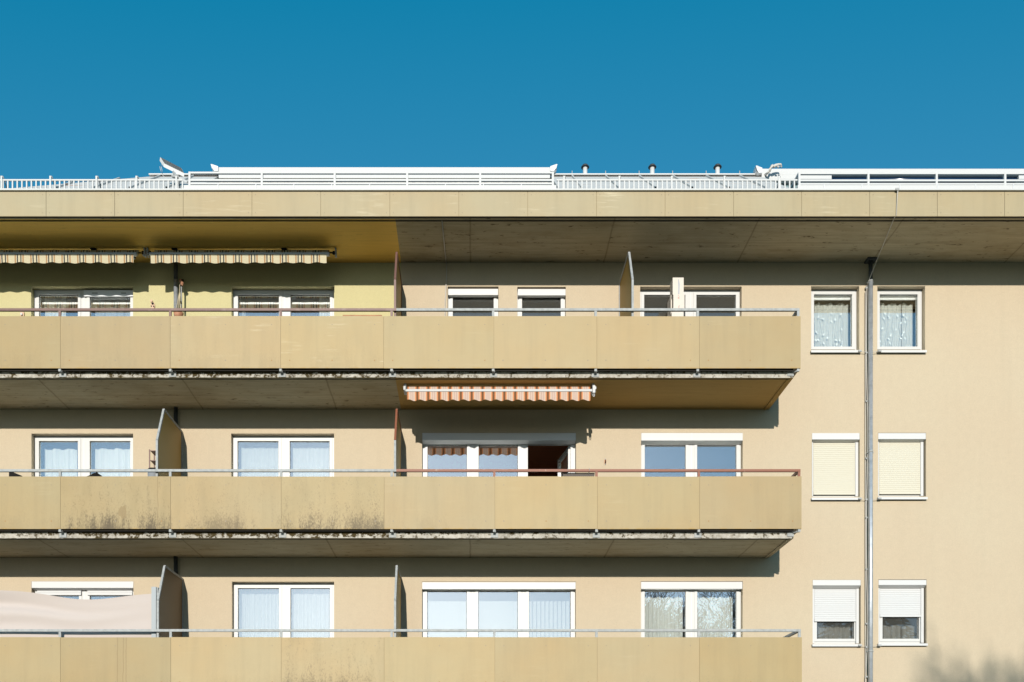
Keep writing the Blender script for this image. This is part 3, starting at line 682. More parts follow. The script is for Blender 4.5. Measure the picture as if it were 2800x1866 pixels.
# lower floor
wo, _ = window('C1', [(108.5, 218), (247, 360)], 1627); shutter_box(wo, 'C1', 86, 365, 1590, 1608, 1614, depth=.08)
shutter(wo, 101, 222, 1615, 1628, 'whiteslat', .095); shutter(wo, 239, 362, 1615, 1628, 'whiteslat', .095)
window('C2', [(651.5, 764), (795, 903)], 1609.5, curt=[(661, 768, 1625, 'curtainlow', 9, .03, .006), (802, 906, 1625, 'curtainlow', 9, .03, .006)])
wo, h = window('C3', [(1168, 1276.5), (1307.5, 1416), (1446, 1560)], 1617)
shutter_box(wo, 'C3', 1154, 1574.5, 1592, 1611, 0, proud=-.004, cham=False)
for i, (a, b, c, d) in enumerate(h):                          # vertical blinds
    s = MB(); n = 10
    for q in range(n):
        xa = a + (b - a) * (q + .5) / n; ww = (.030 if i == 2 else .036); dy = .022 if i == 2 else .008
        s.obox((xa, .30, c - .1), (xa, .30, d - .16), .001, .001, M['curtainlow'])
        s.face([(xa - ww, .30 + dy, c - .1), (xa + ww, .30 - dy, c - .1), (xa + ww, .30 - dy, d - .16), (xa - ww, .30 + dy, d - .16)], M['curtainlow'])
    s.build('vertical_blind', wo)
wo, h = window('C4', [(1762, 1874), (1905.5, 2012.5)], 1615.5, curt=[(1762, 1866, 1634, 'brightnet', 8, .03, .012), (1907, 2003, 1634, 'brightnet', 8, .03, .012)])
shutter_box(wo, 'C4', 1752.5, 2030.5, 1591, 1610.5, 0, proud=-.004, cham=False)
for k, bx, sx, sb_, gl_, sl_, yy in (('C6', (2222, 2354), (2226.5, 2341), 1700, (2232, 2334), (2221, 2356), (1601, 1610.5, 1760)), ('C7', (2402, 2533.5), (2405.5, 2518.5), 1687.5, (2411, 2511), (2401, 2536.5), (1600, 1609, 1758))):
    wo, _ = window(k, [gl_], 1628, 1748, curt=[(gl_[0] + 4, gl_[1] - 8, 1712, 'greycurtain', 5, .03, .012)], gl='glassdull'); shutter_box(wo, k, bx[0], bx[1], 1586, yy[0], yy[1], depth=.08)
    shutter(wo, sx[0], sx[1], yy[1] + 1, sb_, 'whiteslat', .095, .04); guide(wo, sx[1] + .3, sx[1] + 7.5, yy[1], yy[2]); guide(wo, sx[0] - 4.5, sx[0] - .3, yy[1], yy[2])
    sill(wo, sl_[0], sl_[1], 0, yy[2] + 5)
for k in ('A0', 'B0', 'C0'):
    x0, x1, z0, z1 = rect[k]; f = MB(); xm = (x0 + x1) / 2; hs = [(x0 + .1, xm - .08, z0 + .12, z1 - .1), (xm + .08, x1 - .1, z0 + .12, z1 - .1)]
    grid_plate(f, x0 + .002, x1 - .002, z0 + .002, z1 - .002, hs, RV, RV + .07, lambda p: M['white']); wo = f.build('window', bld)
    for a, b, c, d in hs: g = MB(); g.box(a, b, RV + .02, RV + .03, c, d, M['glass']); g.build('pane', wo)

# ------------------------------------------------------------------ balcony railings
PD = 1.50
joints = {'A': [165, 465.5, 767.5, 1049, 1350.5, 1632, 1912.5, 2189.5], 'B': [165, 466.5, 769, 1050.5, 1353, 1633.5, 1913, 2192], 'C': [165, 467, 769, 1050.5, 1353, 1633, 1912.5, 2193]}
posts = {'A': [164, 466, 767.5, 1071, 1348.5, 1628.5, 1907.5, 2186], 'B': [164.5, 466, 768.5, 1071, 1351.5, 1631, 1910.5, 2188.5], 'C': [164.5, 467, 768.5, 1071, 1351.5, 1631, 1910.5, 2189]}
pz_ = {'A': (mz(1007.5, PD), mz(865, PD)), 'B': (mz(1447, PD), mz(1303.5, PD)), 'C': (mz(1887, PD), mz(1743, PD))}
hr = {'A': mz(851.5, 1.47), 'B': mz(1291, 1.47), 'C': mz(1728, 1.47)}
for k, lab in (('A', 'upper balcony railing of beige boards, handrail brown on the left and galvanised on the right'),
               ('B', 'middle balcony railing with mossy beige boards and a peeling red-brown handrail on its right half'),
               ('C', 'lowest balcony railing of beige boards under an all galvanised handrail')):
    z0, z1 = pz_[k]; zh = hr[k]; zs = SL[k]
    ro = thing('balcony_railing', lab, 'railing', (0, -1.45, zs))
    xj = [mx(v, PD) for v in joints[k]]
    while xj[0] > XL + 1.9: xj.insert(0, xj[0] - 1.893)
    xj.insert(0, XL)
    for i, (a, b) in enumerate(zip(xj[:-1], xj[1:])):
        st = 0.0
        if k == 'B': st = {3: 0.15, 4: 1.25, 5: 0.7, 6: 0.9, 7: .15}.get(i, 0.08)
        if k == 'C': st = {6: 0.8}.get(i, 0.1)
        if k == 'A': st = 0.12 if i < 7 else 0.0
        zoff = random.uniform(-.003, .003) if i else 0
        tone = random.uniform(.955, 1.035) * (0.93 if i < 5 else 1)  # left boards painted darker to imitate lens vignetting
        if i == len(xj) - 2: tone = .95
        hue = random.uniform(.97, 1.04)
        m = board('beige_balcony_board', (PCOL[0] * tone, PCOL[1] * tone, PCOL[2] * tone * hue), st, {('A', 6): .6, ('A', 5): .35}.get((k, i), .07), seed=i * 3.7 + ord(k) * 1.3, z0=z0, blotch=(mx(335, PD), mz(1402, PD)) if (k, i) == ('B', 4) else None, drips=[mx(321, PD), mx(337, PD), mx(345, PD)] if (k, i) == ('C', 4) else ([mx(431, PD)] if (k, i) == ('B', 4) else ()))
        p = MB(); p.box(a + .0022, b - .0022, -PD, -PD + .010, z0 + zoff, z1 + zoff, m)
        L = b - a
        if i < len(xj) - 2: p.box(b - .008, b + .008, -PD + .0105, -PD + .0125, z0 + .005, z1 - .005, M['joint'])
        for u in (a + .155, (a + b) / 2, b - .155):
            for zz in (z0 + .135, z1 - .145):
                r_ = .0085 if zz > z0 + .3 else .011
                p.lathe((u, -PD - .002, zz), [(0, 0)], M['bolt'], 3)
                p.face([(u + r_ * math.cos(t * math.pi / 4), -PD - .003, zz + r_ * math.sin(t * math.pi / 4)) for t in range(8)], M['boltrust'] if (zz < z0 + .3 and random.random() < .4) else M['bolt'])
        p.build('railing_panel', ro)
    xe = mx(joints[k][-1], PD) - .003
    p = MB(); p.box(xe - .010, xe, -PD + .012, -0.03, z0, z1, board('beige_side_board', PCOL, 0, 0, 2, z0)); p.build('side_panel', ro)
    # handrails
    xh = mx(1084, 1.47); xr = xe - .012
    left, right = {'A': ('brown', 'galv'), 'B': ('galv', 'rust'), 'C': ('galv', 'galv')}[k]
    hrail = MB(); hrail.box(XL, xh - .001, -1.49, -1.45, zh, zh + .042, M[left]); hrail.build('handrail', ro)
    hrail = MB(); hrail.box(xh, xr, -1.49, -1.45, zh, zh + .042, M[right]); hrail.box(xr - .042, xr, -1.449, -.02, zh, zh + .042, M[right])
    hrail.build('handrail', ro)
    xp = [mx(v, 1.47) for v in posts[k]]
    while xp[0] > XL + 1.9: xp.insert(0, xp[0] - 1.893)
    for i, x in enumerate(xp):
        mm = M[left] if x < xh - .02 else M[right]
        if i == len(xp) - 1: x = xr - .0215
        p = MB(); p.box(x - .021, x + .021, -1.486, -1.455, z0 + .02, zh - .001, mm)
        p.box(x - .021, x + .021, -1.489, -1.455, z0 - .045, z0 + .019, M['galv'])       # stub under the boards
        if i < len(xp) - 1:
            xpl = x + .008
            p.box(xpl - .02, xpl + .02, -1.454, -1.383, z0 - .045, z0 - .012, M['galv'])
            p.box(xpl - .062, xpl + .062, -1.383, -1.3765, zs + .012, zs + .105, M['galv'])
        else:
            p.obox((x, -1.47, z0 - .03), (XE - .03, -1.36, zs + .10), .03, .03, M['galv']); p.box(XE - .11, XE + .004, -1.383, -1.3765, zs + .03, zs + .105, M['galv'])
        p.build('post', ro)
    p = MB(); p.box(XL, xr, -1.452, -1.440, z0 - .022, z0 - .014, M['dark']); p.build('bottom_rail', ro)

# ------------------------------------------------------------------ privacy screens
def screen(x, k, knee, peak, label, panel, frame, upper=None):
    zf = fl[k] + .06; yk, yp = -1.44, -1.06
    t = thing('privacy_screen', label, 'screen', (x, -.7, fl[k]), 'privacy screens between the balconies')
    pr = [(yk + .03, zf + .03), (yk + .03, knee - .01), (yp + .005, peak - .035), (-.05, peak - .035), (-.05, zf + .03)]
    p = MB(); p.extrude_x(pr, x - .006, x + .006, M[panel]); p.build('panel', t)
    f = MB(); q = .036; fm, um_ = M[frame], M[upper or frame]
    f.obox((x, yk + q / 2, fl[k] + .0), (x, yk + q / 2, knee), q, q, fm); f.obox((x, yk + q / 2, knee), (x, yp, peak - q / 2), q, q, um_)
    f.obox((x, yp, peak - q / 2), (x, -.02, peak - q / 2), q, q, um_); f.obox((x, -.03, zf), (x, -.03, peak - q), q, q, fm); f.obox((x, yk + q, zf), (x, -.05, zf), q, q, fm)
    f.build('frame', t); return t
kn, pk = {'A': mz(764.5, 1.44), 'B': mz(1204, 1.44), 'C': mz(1642, 1.44)}, {'A': mz(689, 1.06), 'B': mz(1118, 1.06), 'C': mz(1546, 1.06)}
screen(XS, 'A', kn['A'], pk['A'], 'screen with brown frame beside the yellow wall on the top balcony', 'screen', 'brown')
screen(mx(1730, 1.44), 'A', kn['A'], pk['A'], 'galvanised framed screen near the cardboard boxes on the top balcony', 'screen', 'galv')
screen(mx(428.5, 1.44), 'B', kn['B'], pk['B'], 'ochre screen next to the plant shelf on the middle balcony', 'screen', 'galv')
screen(XS, 'B', kn['B'], pk['B'], 'screen with rusty top corner left of the orange striped awning', 'screen', 'galv', 'rust')
screen(mx(431, 1.44), 'C', kn['C'], pk['C'], 'dark brown screen beside the pink cloth on the lowest balcony', 'screendark', 'galv')
screen(XS, 'C', kn['C'], pk['C'], 'screen left of the three part window with vertical blinds on the lowest balcony', 'screen', 'galv')

# ------------------------------------------------------------------ awnings
def valance(x0, x1, y, zt, zb, period, amp, ph, m, wav=.006):
    v = MB(); n = int((x1 - x0) / period * 10)
    v.sheet(lambda u, w_: (x0 + (x1 - x0) * u, y + wav * math.sin(u * 37) * (1 - w_) + .01 * (1 - w_), (zb + amp * math.sin((x0 + (x1 - x0) * u) / period * 6.283 + ph)) * (1 - w_) + zt * w_), n, 3, m)
    return v
def beige_awning(bx0, bx1, label):
    dB, dR = .65, .47; zb0, zb1 = mz(699.5, dB), mz(693, dB)
    t = thing('awning', label, 'awning', ((bx0 + bx1) / 2, -.6, 11.35), 'cream striped awnings over the top balcony')
    b = MB(); b.box(bx0, bx1, -dB - .03, -dB + .03, zb0, zb1, M['awnmetal']); b.build('front_bar', t)
    valance(bx0 + .03, bx1 - .05, -dB - .034, zb0 + .004, mz(721, dB), .281, .011, 1.0, M['beige']).build('valance', t)
    f = MB(); zr = 11.50
    f.sheet(lambda u, v: (bx0 + .03 + (bx1 - bx0 - .06) * u, -dB + (dB - dR) * v, (zb1 - .004) + (zr - zb1 - .01) * v - .012 * math.sin(v * 3.14)), 60, 5, M['beige'])
    f.tube([(bx0 + .03, -dR, 11.495), (bx1 - .03, -dR, 11.495)], .042, M['beige'], 16); f.build('fabric', t)
    a = MB()
    for u in (bx0 - .05, bx1 + .05): a.lathe((u, -dR, 11.44), [(0, .02), (.02, .025), (.03, .05), (.02, .08), (0, .09)], M['black'], 12)
    a.tube([(bx0 - .05, -dR, 11.495), (bx1 + .05, -dR, 11.495)], .014, M['black'], 8); a.build('roller', t)
    for u in (bx0 - .09, bx1 + .09):
        e = MB(); e.box(u - .012, u + .012, -dR - .05, -dR + .05, 11.43, ZR - .012, M['awnmetal']); e.obox((u, -dR - .03, 11.45), (u + (.02 if u > bx1 else -.0), -dB + .03, 11.36), .025, .03, M['awnmetal']); e.build('end_bracket', t)
    for s_ in (-1, 1):
        u = bx1 - .5 if s_ > 0 else bx0 + .5
        e = MB(); e.obox((u, -.14, 11.505), (u - s_ * .45, -dB + .05, 11.36), .035, .03, M['awnmetal']); e.obox((u, -.14, 11.505), (u + s_ * .35, -.3, 11.50), .035, .03, M['awnmetal']); e.build('folding_arm', t)
    e = MB()
    for u in (bx0 + .4, bx1 - .85): e.box(u - .05, u + .05, -dR - .04, -dR + .06, 11.545, ZR - .012, M['black'])
    e.build('ceiling_bracket', t)
beige_awning(mx(-215, .65), mx(374, .65), 'left of the two cream awnings with black and tan stripes, cut by the picture edge')
beige_awning(mx(409, .65), mx(901, .65), 'cream awning with black and tan stripes beside the bare yellow wall, right of its twin')

dO = 1.19; ox0, ox1 = mx(1109, dO), mx(1619, dO)
t = thing('awning', 'peach awning with orange and brown stripes and a white front bar under the upper balcony', 'awning', ((ox0 + ox1) / 2, -1.1, 8.6))
b = MB(); za, zb_ = mz(1073.5, dO), mz(1066, dO)
b.extrude_x([(-dO - .035, za + .004), (-dO - .04, (za + zb_) / 2), (-dO - .025, zb_), (-dO + .03, zb_), (-dO + .03, za)], ox0, ox1, M['lightwhite']); b.build('front_bar', t)
valance(ox0 + .02, ox1 - .03, -dO - .022, za + .004, mz(1095.5, dO), .190, .014, -.35, M['orange'], .004).build('valance', t)
f = MB(); zt = mz(1056.5, 1.14)
f.sheet(lambda u, v: (ox0 + .02 + (ox1 - ox0 - .05) * u, -dO + .0 + .05 * v, (zb_ - .004) + (zt - zb_) * v), 80, 3, M['orange'])
f.tube([(ox0 + .02, -1.08, zt - .045), (ox1 - .03, -1.08, zt - .045)], .05, M['orange'], 16); f.build('fabric', t)
for u, s_ in ((ox0 - .012, -1), (ox1 + .028, 1)):
    e = MB()
    if s_ > 0:
        e.box(u - .022, u + .022, -dO - .045, -dO + .1, mz(1077, dO), mz(1057, dO), M['lightwhite'])
        e.box(u + .0225, u + .042, -dO - .02, -dO + .1, mz(1066, dO), mz(1058.5, dO), M['lightwhite'])
    else:
        e.box(u - .022, u + .022, -dO - .03, -dO + .1, mz(1068, dO), mz(1058, dO), M['lightwhite']); e.box(u + .0, u + .021, -dO - .04, -dO - .031, mz(1072, dO), mz(1058, dO), M['galv'])
    e.build('end_cap', t)
    e = MB(); e.box(u - .02, u + .02, -1.14, -1.0, 8.68, SL['A'] - .001, M['lightwhite']); e.build('ceiling_bracket', t)
e = MB(); u = ox1 + .028; ez = mz(1081.5, dO)
e.tube([(u + .016 * math.cos(q / 12 * 6.283), -dO - .01, ez + .024 * math.sin(q / 12 * 6.283)) for q in range(13)], .006, M['lightwhite'], 6); e.tube([(u, -dO - .01, ez + .024), (u, -dO - .01, ez + .05)], .012, M['lightwhite'], 8); e.build('crank_eye', t)
for s_ in (-1, 1):
    u = ox1 - .6 if s_ > 0 else ox0 + .6
    e = MB(); e.obox((u, -1.0, zb_ + .01), (u + s_ * .5, -dO + .05, zb_ - .01), .03, .03, M['lightwhite']); e.build('folding_arm', t)

# pink side blind on the lowest balcony
t = thing('side_blind', 'pale pink cloth stretched from a grey post along the lowest balcony', 'windbreak', (mx(200, 1.36), -1.36, fl['C']))
c = MB(); cx0, cx1 = XL + 2.5, mx(414.5, 1.37)
def top_z(x):
    q = VX + x * F / (D - 1.37)
    return mz(1614 + 22.5 * math.exp(-((q - 235) / 130.0) ** 2) + 6 * max(0, min(1, (q - 60) / 350)) + .02 * min(0, q), 1.37)
def clf(u, v):
    x = cx0 + (cx1 - cx0) * u; zt = top_z(x); zb = fl['C'] + .1; z = zb + (zt - zb) * v
    sag = zt - z
    return (x, -1.36 + .055 * math.exp(-((sag - .24) / .09) ** 2) * math.exp(-((x + 7.6) / 1.6) ** 2) + .028 * math.sin(sag * 15 + x * .9) * math.exp(-abs(x + 8.2) / 2.2) + .006 * math.sin(x * 2.2 + sag * 4), z)
c.sheet(clf, 110, 60, M['pink']); c.build('cloth', t)
p = MB(); p.box(mx(414, 1.40), mx(426.5, 1.40), -1.40, -1.30, fl['C'], mz(1605, 1.40), M['greypost']); p.box(mx(426.5, 1.38) + .001, mx(431, 1.38), -1.37, -1.31, fl['C'], mz(1606, 1.38), M['galv']); p.build('post', t)

# ------------------------------------------------------------------ downpipes and conductors
def ring(mb, x, y, z, r, m, h=.018):
    mb.lathe((x, y, z), [(r, 0), (r + .004, 0), (r + .004, h), (r, h)], m, 16)
t = thing('downpipe', 'zinc downpipe between the two right-hand columns of windows', 'pipe', (mx(2380, .1), -.1, 0))
px_ = mx(2380.5, .10)
p = MB(); p.tube([(px_, -.10, 0.05), (px_, -.10, mz(768, .1))], .0405, M['pipe'], 20); p.build('pipe', t)
p = MB(); p.tube([(px_, -.10, mz(768, .1) - .02), (px_, -.10, ZR - .002)], .036, M['blackpipe'], 16); p.box(px_ - .09, px_ + .09, -.19, -.02, ZR - .03, ZR - .003, M['blackpipe']); p.build('dark_spigot', t)
for yy in (771, 1238, 1783):
    p = MB(); ring(p, px_, -.10, mz(yy, .1), .041, M['galv'], .03); p.box(px_ - .06, px_ + .06, -.075, -.065, mz(yy, .1), mz(yy, .1) + .02, M['galv']); p.box(px_ + .05, px_ + .065, -.08, -.001, mz(yy, .1), mz(yy, .1) + .02, M['galv']); p.build('clamp', t)
t = thing('downpipe', 'grey downpipe passing the balconies next to the left privacy screens', 'pipe', (mx(482, .1), -.1, 0))
px2 = mx(482, .10) - .01
for a, b, m in ((fl['A'], mz(766, .1), 'pipe'), (mz(766, .1), ZR - .002, 'blackpipe'), (fl['B'], SL['A'] - .002, 'blackpipe'), (fl['C'], SL['B'] - .002, 'blackpipe'), (0.05, SL['C'] - .002, 'pipe')):  # top length coloured dark to paint the eave's shade on the pipe
    p = MB(); p.tube([(px2, -.10, a + .002), (px2, -.10, b)], .038, M[m], 16); p.build('pipe', t)
# cable beside the right pipe
t = tag(None or bpy.data.objects.new('lightning_conductor', None), 'thin pale conductor running over the eave and down beside the right downpipe', 'cable'); col.objects.link(t); t.location = (mx(2371, .04), -.04, 0)
cx_ = mx(2370.5, .05)
def sway(z): return .012 * math.sin(z * 1.7) - (.05 if z < 4.6 else 0) * (4.6 - z) / 1.5
p = MB(); p.tube([(cx_ + sway(z), -.05, z) for z in [0.2 + i * .35 for i in range(31) if 0.2 + i * .35 < mz(786)]] + [(cx_, -.05, mz(785))], .008, M['cable'], 6); p.tube([(cx_ - .022, -.035, z) for z in (0.2, 5, 8, mz(800))], .006, M['cable'], 6); p.build('wall_cable', t)
p = MB(); p.tube([(mx(2455, 1.54), -1.545, mz(522, 1.54)), (mx(2454, 1.53), -1.53, 11.9), (mx(2450.5, 1.51), -1.512, 11.545), (mx(2448, 1.49), -1.46, ZR - .03), (mx(2420, .8), -.8, ZR - .045), (mx(2404, .4), -.36, ZR - .09), (mx(2375, .1), -.15, mz(762, .15)), (cx_, -.05, mz(785))], .0075, M['cable'], 6); p.build('eave_wire', t)
p = MB(); u = mx(2454, 1.55); p.box(u - .03, u + .03, -1.56, -1.537, 11.955, 11.99, M['galv']); p.build('gutter_clip', t)
for yy in (788, 965, 1098, 1254, 1366.5, 1416, 1557, 1706, 1770, 1851):
    p = MB(); z = mz(yy, .05); p.box(cx_ - .028, cx_ + .016, -.062, -.001, z - .014, z + .014, M['galv']); p.build('cable_clip', t)
for yy in (964, 1367, 1768):
    p = MB(); z = mz(yy, .05); p.tube([(mx(2350, .05), -.055, z + .012), (cx_, -.055, z)], .005, M['cable'], 5); p.tube([(px_ + .04, -.055, z), (mx(2404, .05), -.055, z + .012)], .005, M['cable'], 5)
    for q in (2350, 2404): u = mx(q, .05); p.box(u - .03, u + .03, -.085, -.061, z - .0, z + .03, M['galv'])
    p.build('sill_link', t)
t = tag(bpy.data.objects.new('aerial_cable', None), 'thin cable hanging down the wall behind the top balcony beside its brown framed screen', 'cable'); col.objects.link(t); t.location = (mx(1220), -.02, 10)
p = MB(); p.tube([(mx(1208.5, 1.33), -1.33, ZR - .012), (mx(1214, .7), -.7, ZR - .016), (mx(1220), -.02, ZR - .02)], .010, M['cable'], 6)
p.tube([(mx(1221), -.02, ZR - .02), (mx(1221), -.03, 11.3), (mx(1219.5), -.02, 11.1), (mx(1217), -.02, 10.8), (mx(1215), -.02, 9.1)], .009, M['cable'], 6); p.build('cord', t)

# ------------------------------------------------------------------ roof-edge guards
def pickets(xa, xb, postsx, label, d=1.40):
    t = thing('snow_guard', label, 'railing', ((xa + xb) / 2, -d, 12.05))
    zr = mz(493.5, d); zb = 12.0
    p = MB(); p.box(xa, xb, -d - .012, -d + .012, zr - .012, zr + .012, M['lightwhite']); p.build('top_rail', t)
    p = MB(); x = xa + .03
    while x < xb: p.box(x - .011, x + .011, -d - .009, -d + .009, zb, zr - .013, M['lightwhite']); x += .0815
    p.build('pickets', t)
    for v in postsx:
        p = MB(); p.box(v - .014, v + .014, -d - .028, -d - .013, zb, mz(484, d), M['lightwhite'])
        p.tube([(v + .02, -d - .02, mz(484, d) - .004), (v + .02, -d + .05, mz(484, d) - .02), (v + .02, -d + .11, zr - .03), (v + .02, -d + .14, zb)], .011, M['galv'], 6); p.build('post', t)
pickets(XL, mx(500, 1.4), [XL + .6, mx(-127, 1.4), mx(5.5, 1.4), mx(139, 1.4), mx(265, 1.4), mx(374, 1.4), mx(483, 1.4)], 'white picket snow guard on the left part of the roof edge')
pickets(mx(1522, 1.4), mx(2180, 1.4), [mx(v, 1.4) for v in (1542, 1693, 1836, 1980, 2129)], 'white picket snow guard in the middle of the roof edge under the three vents')
def terrace_rail(xa, xb, ps, y3, label, d=1.30, brace=False):
    t = thing('terrace_railing', label, 'railing', ((xa + xb) / 2, -d, 12.05))
    for (yt, yb) in y3:
        p = MB(); p.box(xa, xb, -d - .018, -d + .018, mz(yb, d), mz(yt, d), M['lightwhite']); p.build('rail', t)
    for v in ps:
        p = MB(); p.box(v - .018, v + .018, -d - .022, -d + .022, 12.05, mz(y3[0][0], d) - .001, M['lightwhite']); p.build('post', t)
    if brace: p = MB(); p.obox((xa + .01, -d, mz(475, d)), (xa + .01, .1, mz(475, d)), .035, .035, M['lightwhite']); p.build('side_rail', t)
terrace_rail(mx(516, 1.3), mx(1514.5, 1.3), [mx(v, 1.3) for v in (519, 716.5, 915.5, 1113.5, 1313, 1511.5)], [(471.8, 476.5), (491.8, 496.8), (501.3, 506)], 'white three bar terrace railing in front of the long left dormer')
r2 = [mx(v, 1.3) for v in (2185, 2373.5, 2560, 2747)]
while r2[-1] < XR: r2.append(r2[-1] + 1.185)
terrace_rail(mx(2183, 1.3), r2[-1], r2, [(474, 478.3), (493, 497.6), (502.8, 507.3)], 'white three bar terrace railing at the right with a dark blue roll behind it', brace=True)

# roof vents
for i, (v, lab) in enumerate(((1600, 'leftmost of three white vent pipes with dark hats on the ridge'), (1783.5, 'middle one of three white vent pipes with dark hats on the ridge'), (1962, 'rightmost of three white vent pipes with dark hats on the ridge'))):
    d = -.6; x = mx(v, d); t = thing('roof_vent', lab, 'vent', (x, .6, TZ), 'vent pipes on the ridge')
    p = MB(); p.tube([(x, .6, TZ - .02), (x, .6, mz(455, d))], .0425, M['lightwhite'], 20); p.build('pipe', t)
    zc = mz(458, d)
    p = MB(); p.lathe((x, .6, zc), [(0, .010), (.078, -.006), (.079, .002), (.05, .042), (.02, .056), (0, .058)], M['blackmetal'], 24); p.build('cap', t)

# solar panel
t = thing('solar_panel', 'tilted small solar panel with white frame at the end of the terrace railing', 'solar panel', (mx(500, 1.3), -1.3, 12.2))
P1, P4 = Vector((mx(438, 1.0), -1.0, mz(430.5, 1.0))), Vector((mx(496, 1.0), -1.0, mz(460.5, 1.0)))
P2, P3 = Vector((mx(449, 1.12), -1.12, mz(447.5, 1.12))), Vector((mx(504, 1.12), -1.12, mz(474.5, 1.12)))
nn = (P2 - P1).cross(P4 - P1).normalized(); nn = nn if nn.dot(Vector((0, -D, EYE)) - P1) > 0 else -nn
p = MB(); o = nn * .004; c_ = (P1 + P2 + P3 + P4) / 4
q = [c_ + (a - c_) * .97 + o for a in (P1, P2, P3, P4)]; p.face(q, M['solar']); p.build('cells', t)
dn = Vector((-.008, .0, -.062))
p = MB(); P = [P1, P2, P3, P4]; Q = [a + dn for a in P]
p.face(P, M['lightwhite']); p.face(Q[::-1], M['lightwhite'])
for i in range(4): j = (i + 1) % 4; p.face([P[i], P[j], Q[j], Q[i]], M['lightwhite'])
p.build('frame', t)
p = MB(); m1 = Vector((mx(472, 1.15), -1.1, mz(470, 1.1))); m2 = Vector((mx(466, 1.25), -1.15, mz(483, 1.15))); m3 = Vector((mx(512, 1.3), -1.28, mz(497, 1.3)))
p.obox(m1, m2 + Vector((.05, 0, 0)), .03, .04, M['galv']); p.obox(m2, m2 + Vector((.13, -.02, -.03)), .05, .03, M['galv']); p.obox(m2 + Vector((.1, 0, -.02)), m3, .03, .035, M['lightwhite']); p.build('bracket', t)
p = MB()
for k_ in (0, 1):
    p.tube([(mx(441 + 2 * k_, 1.1), -1.08, mz(449 + 3 * k_, 1.1)), (mx(437 + 4 * k_, 1.1), -1.1, mz(456, 1.1)), (mx(440 + 4 * k_, 1.1), -1.12, mz(468, 1.1)), (mx(448, 1.1), -1.15, mz(481, 1.15)), (mx(462, 1.1), -1.2, mz(491, 1.2))], .004, M['lightwhite'], 5)
p.build('cable', t)

# floodlight over the right dormer
dl = -.12
t = thing('floodlight', 'cream curved twin floodlight arm standing above the right dormer', 'lamp', (mx(2105, dl), -dl, mz(468, dl)))
def L(x, y): return (mx(x, dl), -dl, mz(y, dl))
p = MB(); p.tube([L(2104.5, 469), L(2106, 463), L(2110, 455.5), L(2114, 453)], [.018, .026, .028, .024], M['cable'], 10); p.tube([(mx(2104.5, dl), -dl, mz(469, dl)), (mx(2100, dl), .31, mz(478, -.3))], .02, M['cable'], 8); p.build('arm', t)
p = MB(); p.tube([L(2114, 457), L(2120, 453.5), L(2128, 450.5), L(2135, 450), L(2137, 453)], [.026, .03, .022, .018, .012], M['cable'], 10); p.build('housing', t)
p = MB(); p.lathe(L(2128, 457.5), [(0, -.014), (.022, -.008), (.026, .004), (.012, .016), (0, .018)], M['lightwhite'], 14); p.lathe(L(2136, 456), [(0, -.022), (.018, -.01), (.02, .006), (0, .016)], M['galv'], 14); p.build('lamp_head', t)

# ------------------------------------------------------------------ things on the balconies
def cbox(x0, x1, y0, z0, z1, label, dp=.24, lean=0.0):
    t = thing('cardboard_box', label, 'box', ((x0 + x1) / 2, y0 + dp / 2, z0), 'boxes stacked on the top balcony')
    p = MB(); p.extrude_x([(y0, z0), (y0 - .0, z1), (y0 + dp, z1), (y0 + dp, z0)], x0, x1, M['card']); p.box(x1 - .008, x1 + .0025, y0 - .002, y0 + .01, z0 + .004, z1 - .003, M['card']); p.build('carton', t); return t
d_ = .55
zb2, zb1, zb0 = mz(806.5, d_), mz(855, d_), None
t1 = cbox(mx(1839.5, d_), mx(1869, d_), -d_, zb2 + .002, mz(759.5, d_), 'tall slim carton with a grey tape strip, topmost of the stack')
xm = mx(1855.5, d_)
p = MB(); p.face([(xm - .01, -d_ - .003, zb2 + .01), (xm + .014, -d_ - .003, zb2 + .01), (xm + .022, -d_ - .003, zb2 + .19), (xm + .004, -d_ - .003, zb2 + .28), (xm - .012, -d_ - .003, zb2 + .28), (xm - .006, -d_ - .003, zb2 + .15)], M['tape']); p.build('tape', t1)
t2 = cbox(mx(1841, d_), mx(1871, d_), -d_ - .01, zb1 + .006, zb2, 'carton with faint red print just above the handrail, middle of the stack')
p = MB()
for i, zz in enumerate((.04, .085, .25, .295)):
    p.box(xm - .014 + .008 * (i % 2), xm + .0, -d_ - .0125, -d_ - .0105, zb1 + zz, zb1 + zz + .018, M['print'])
p.box(xm + .004, xm + .008, -d_ - .0125, -d_ - .0105, zb1 + .05, zb1 + .13, M['blackprint']); p.box(xm + .004, xm + .008, -d_ - .0125, -d_ - .0105, zb1 + .24, zb1 + .29, M['blackprint']); p.build('print', t2)
t3 = cbox(mx(1836, d_), mx(1868, d_), -d_ - .02, fl['A'] + .001, zb1, 'lowest carton of the stack, mostly hidden by the railing boards')
t4 = cbox(mx(1833.5, .4), mx(1841, .4), -.42, fl['A'] + .001, mz(807, .42), 'narrow upright carton edge squeezed in behind the stack', .3)

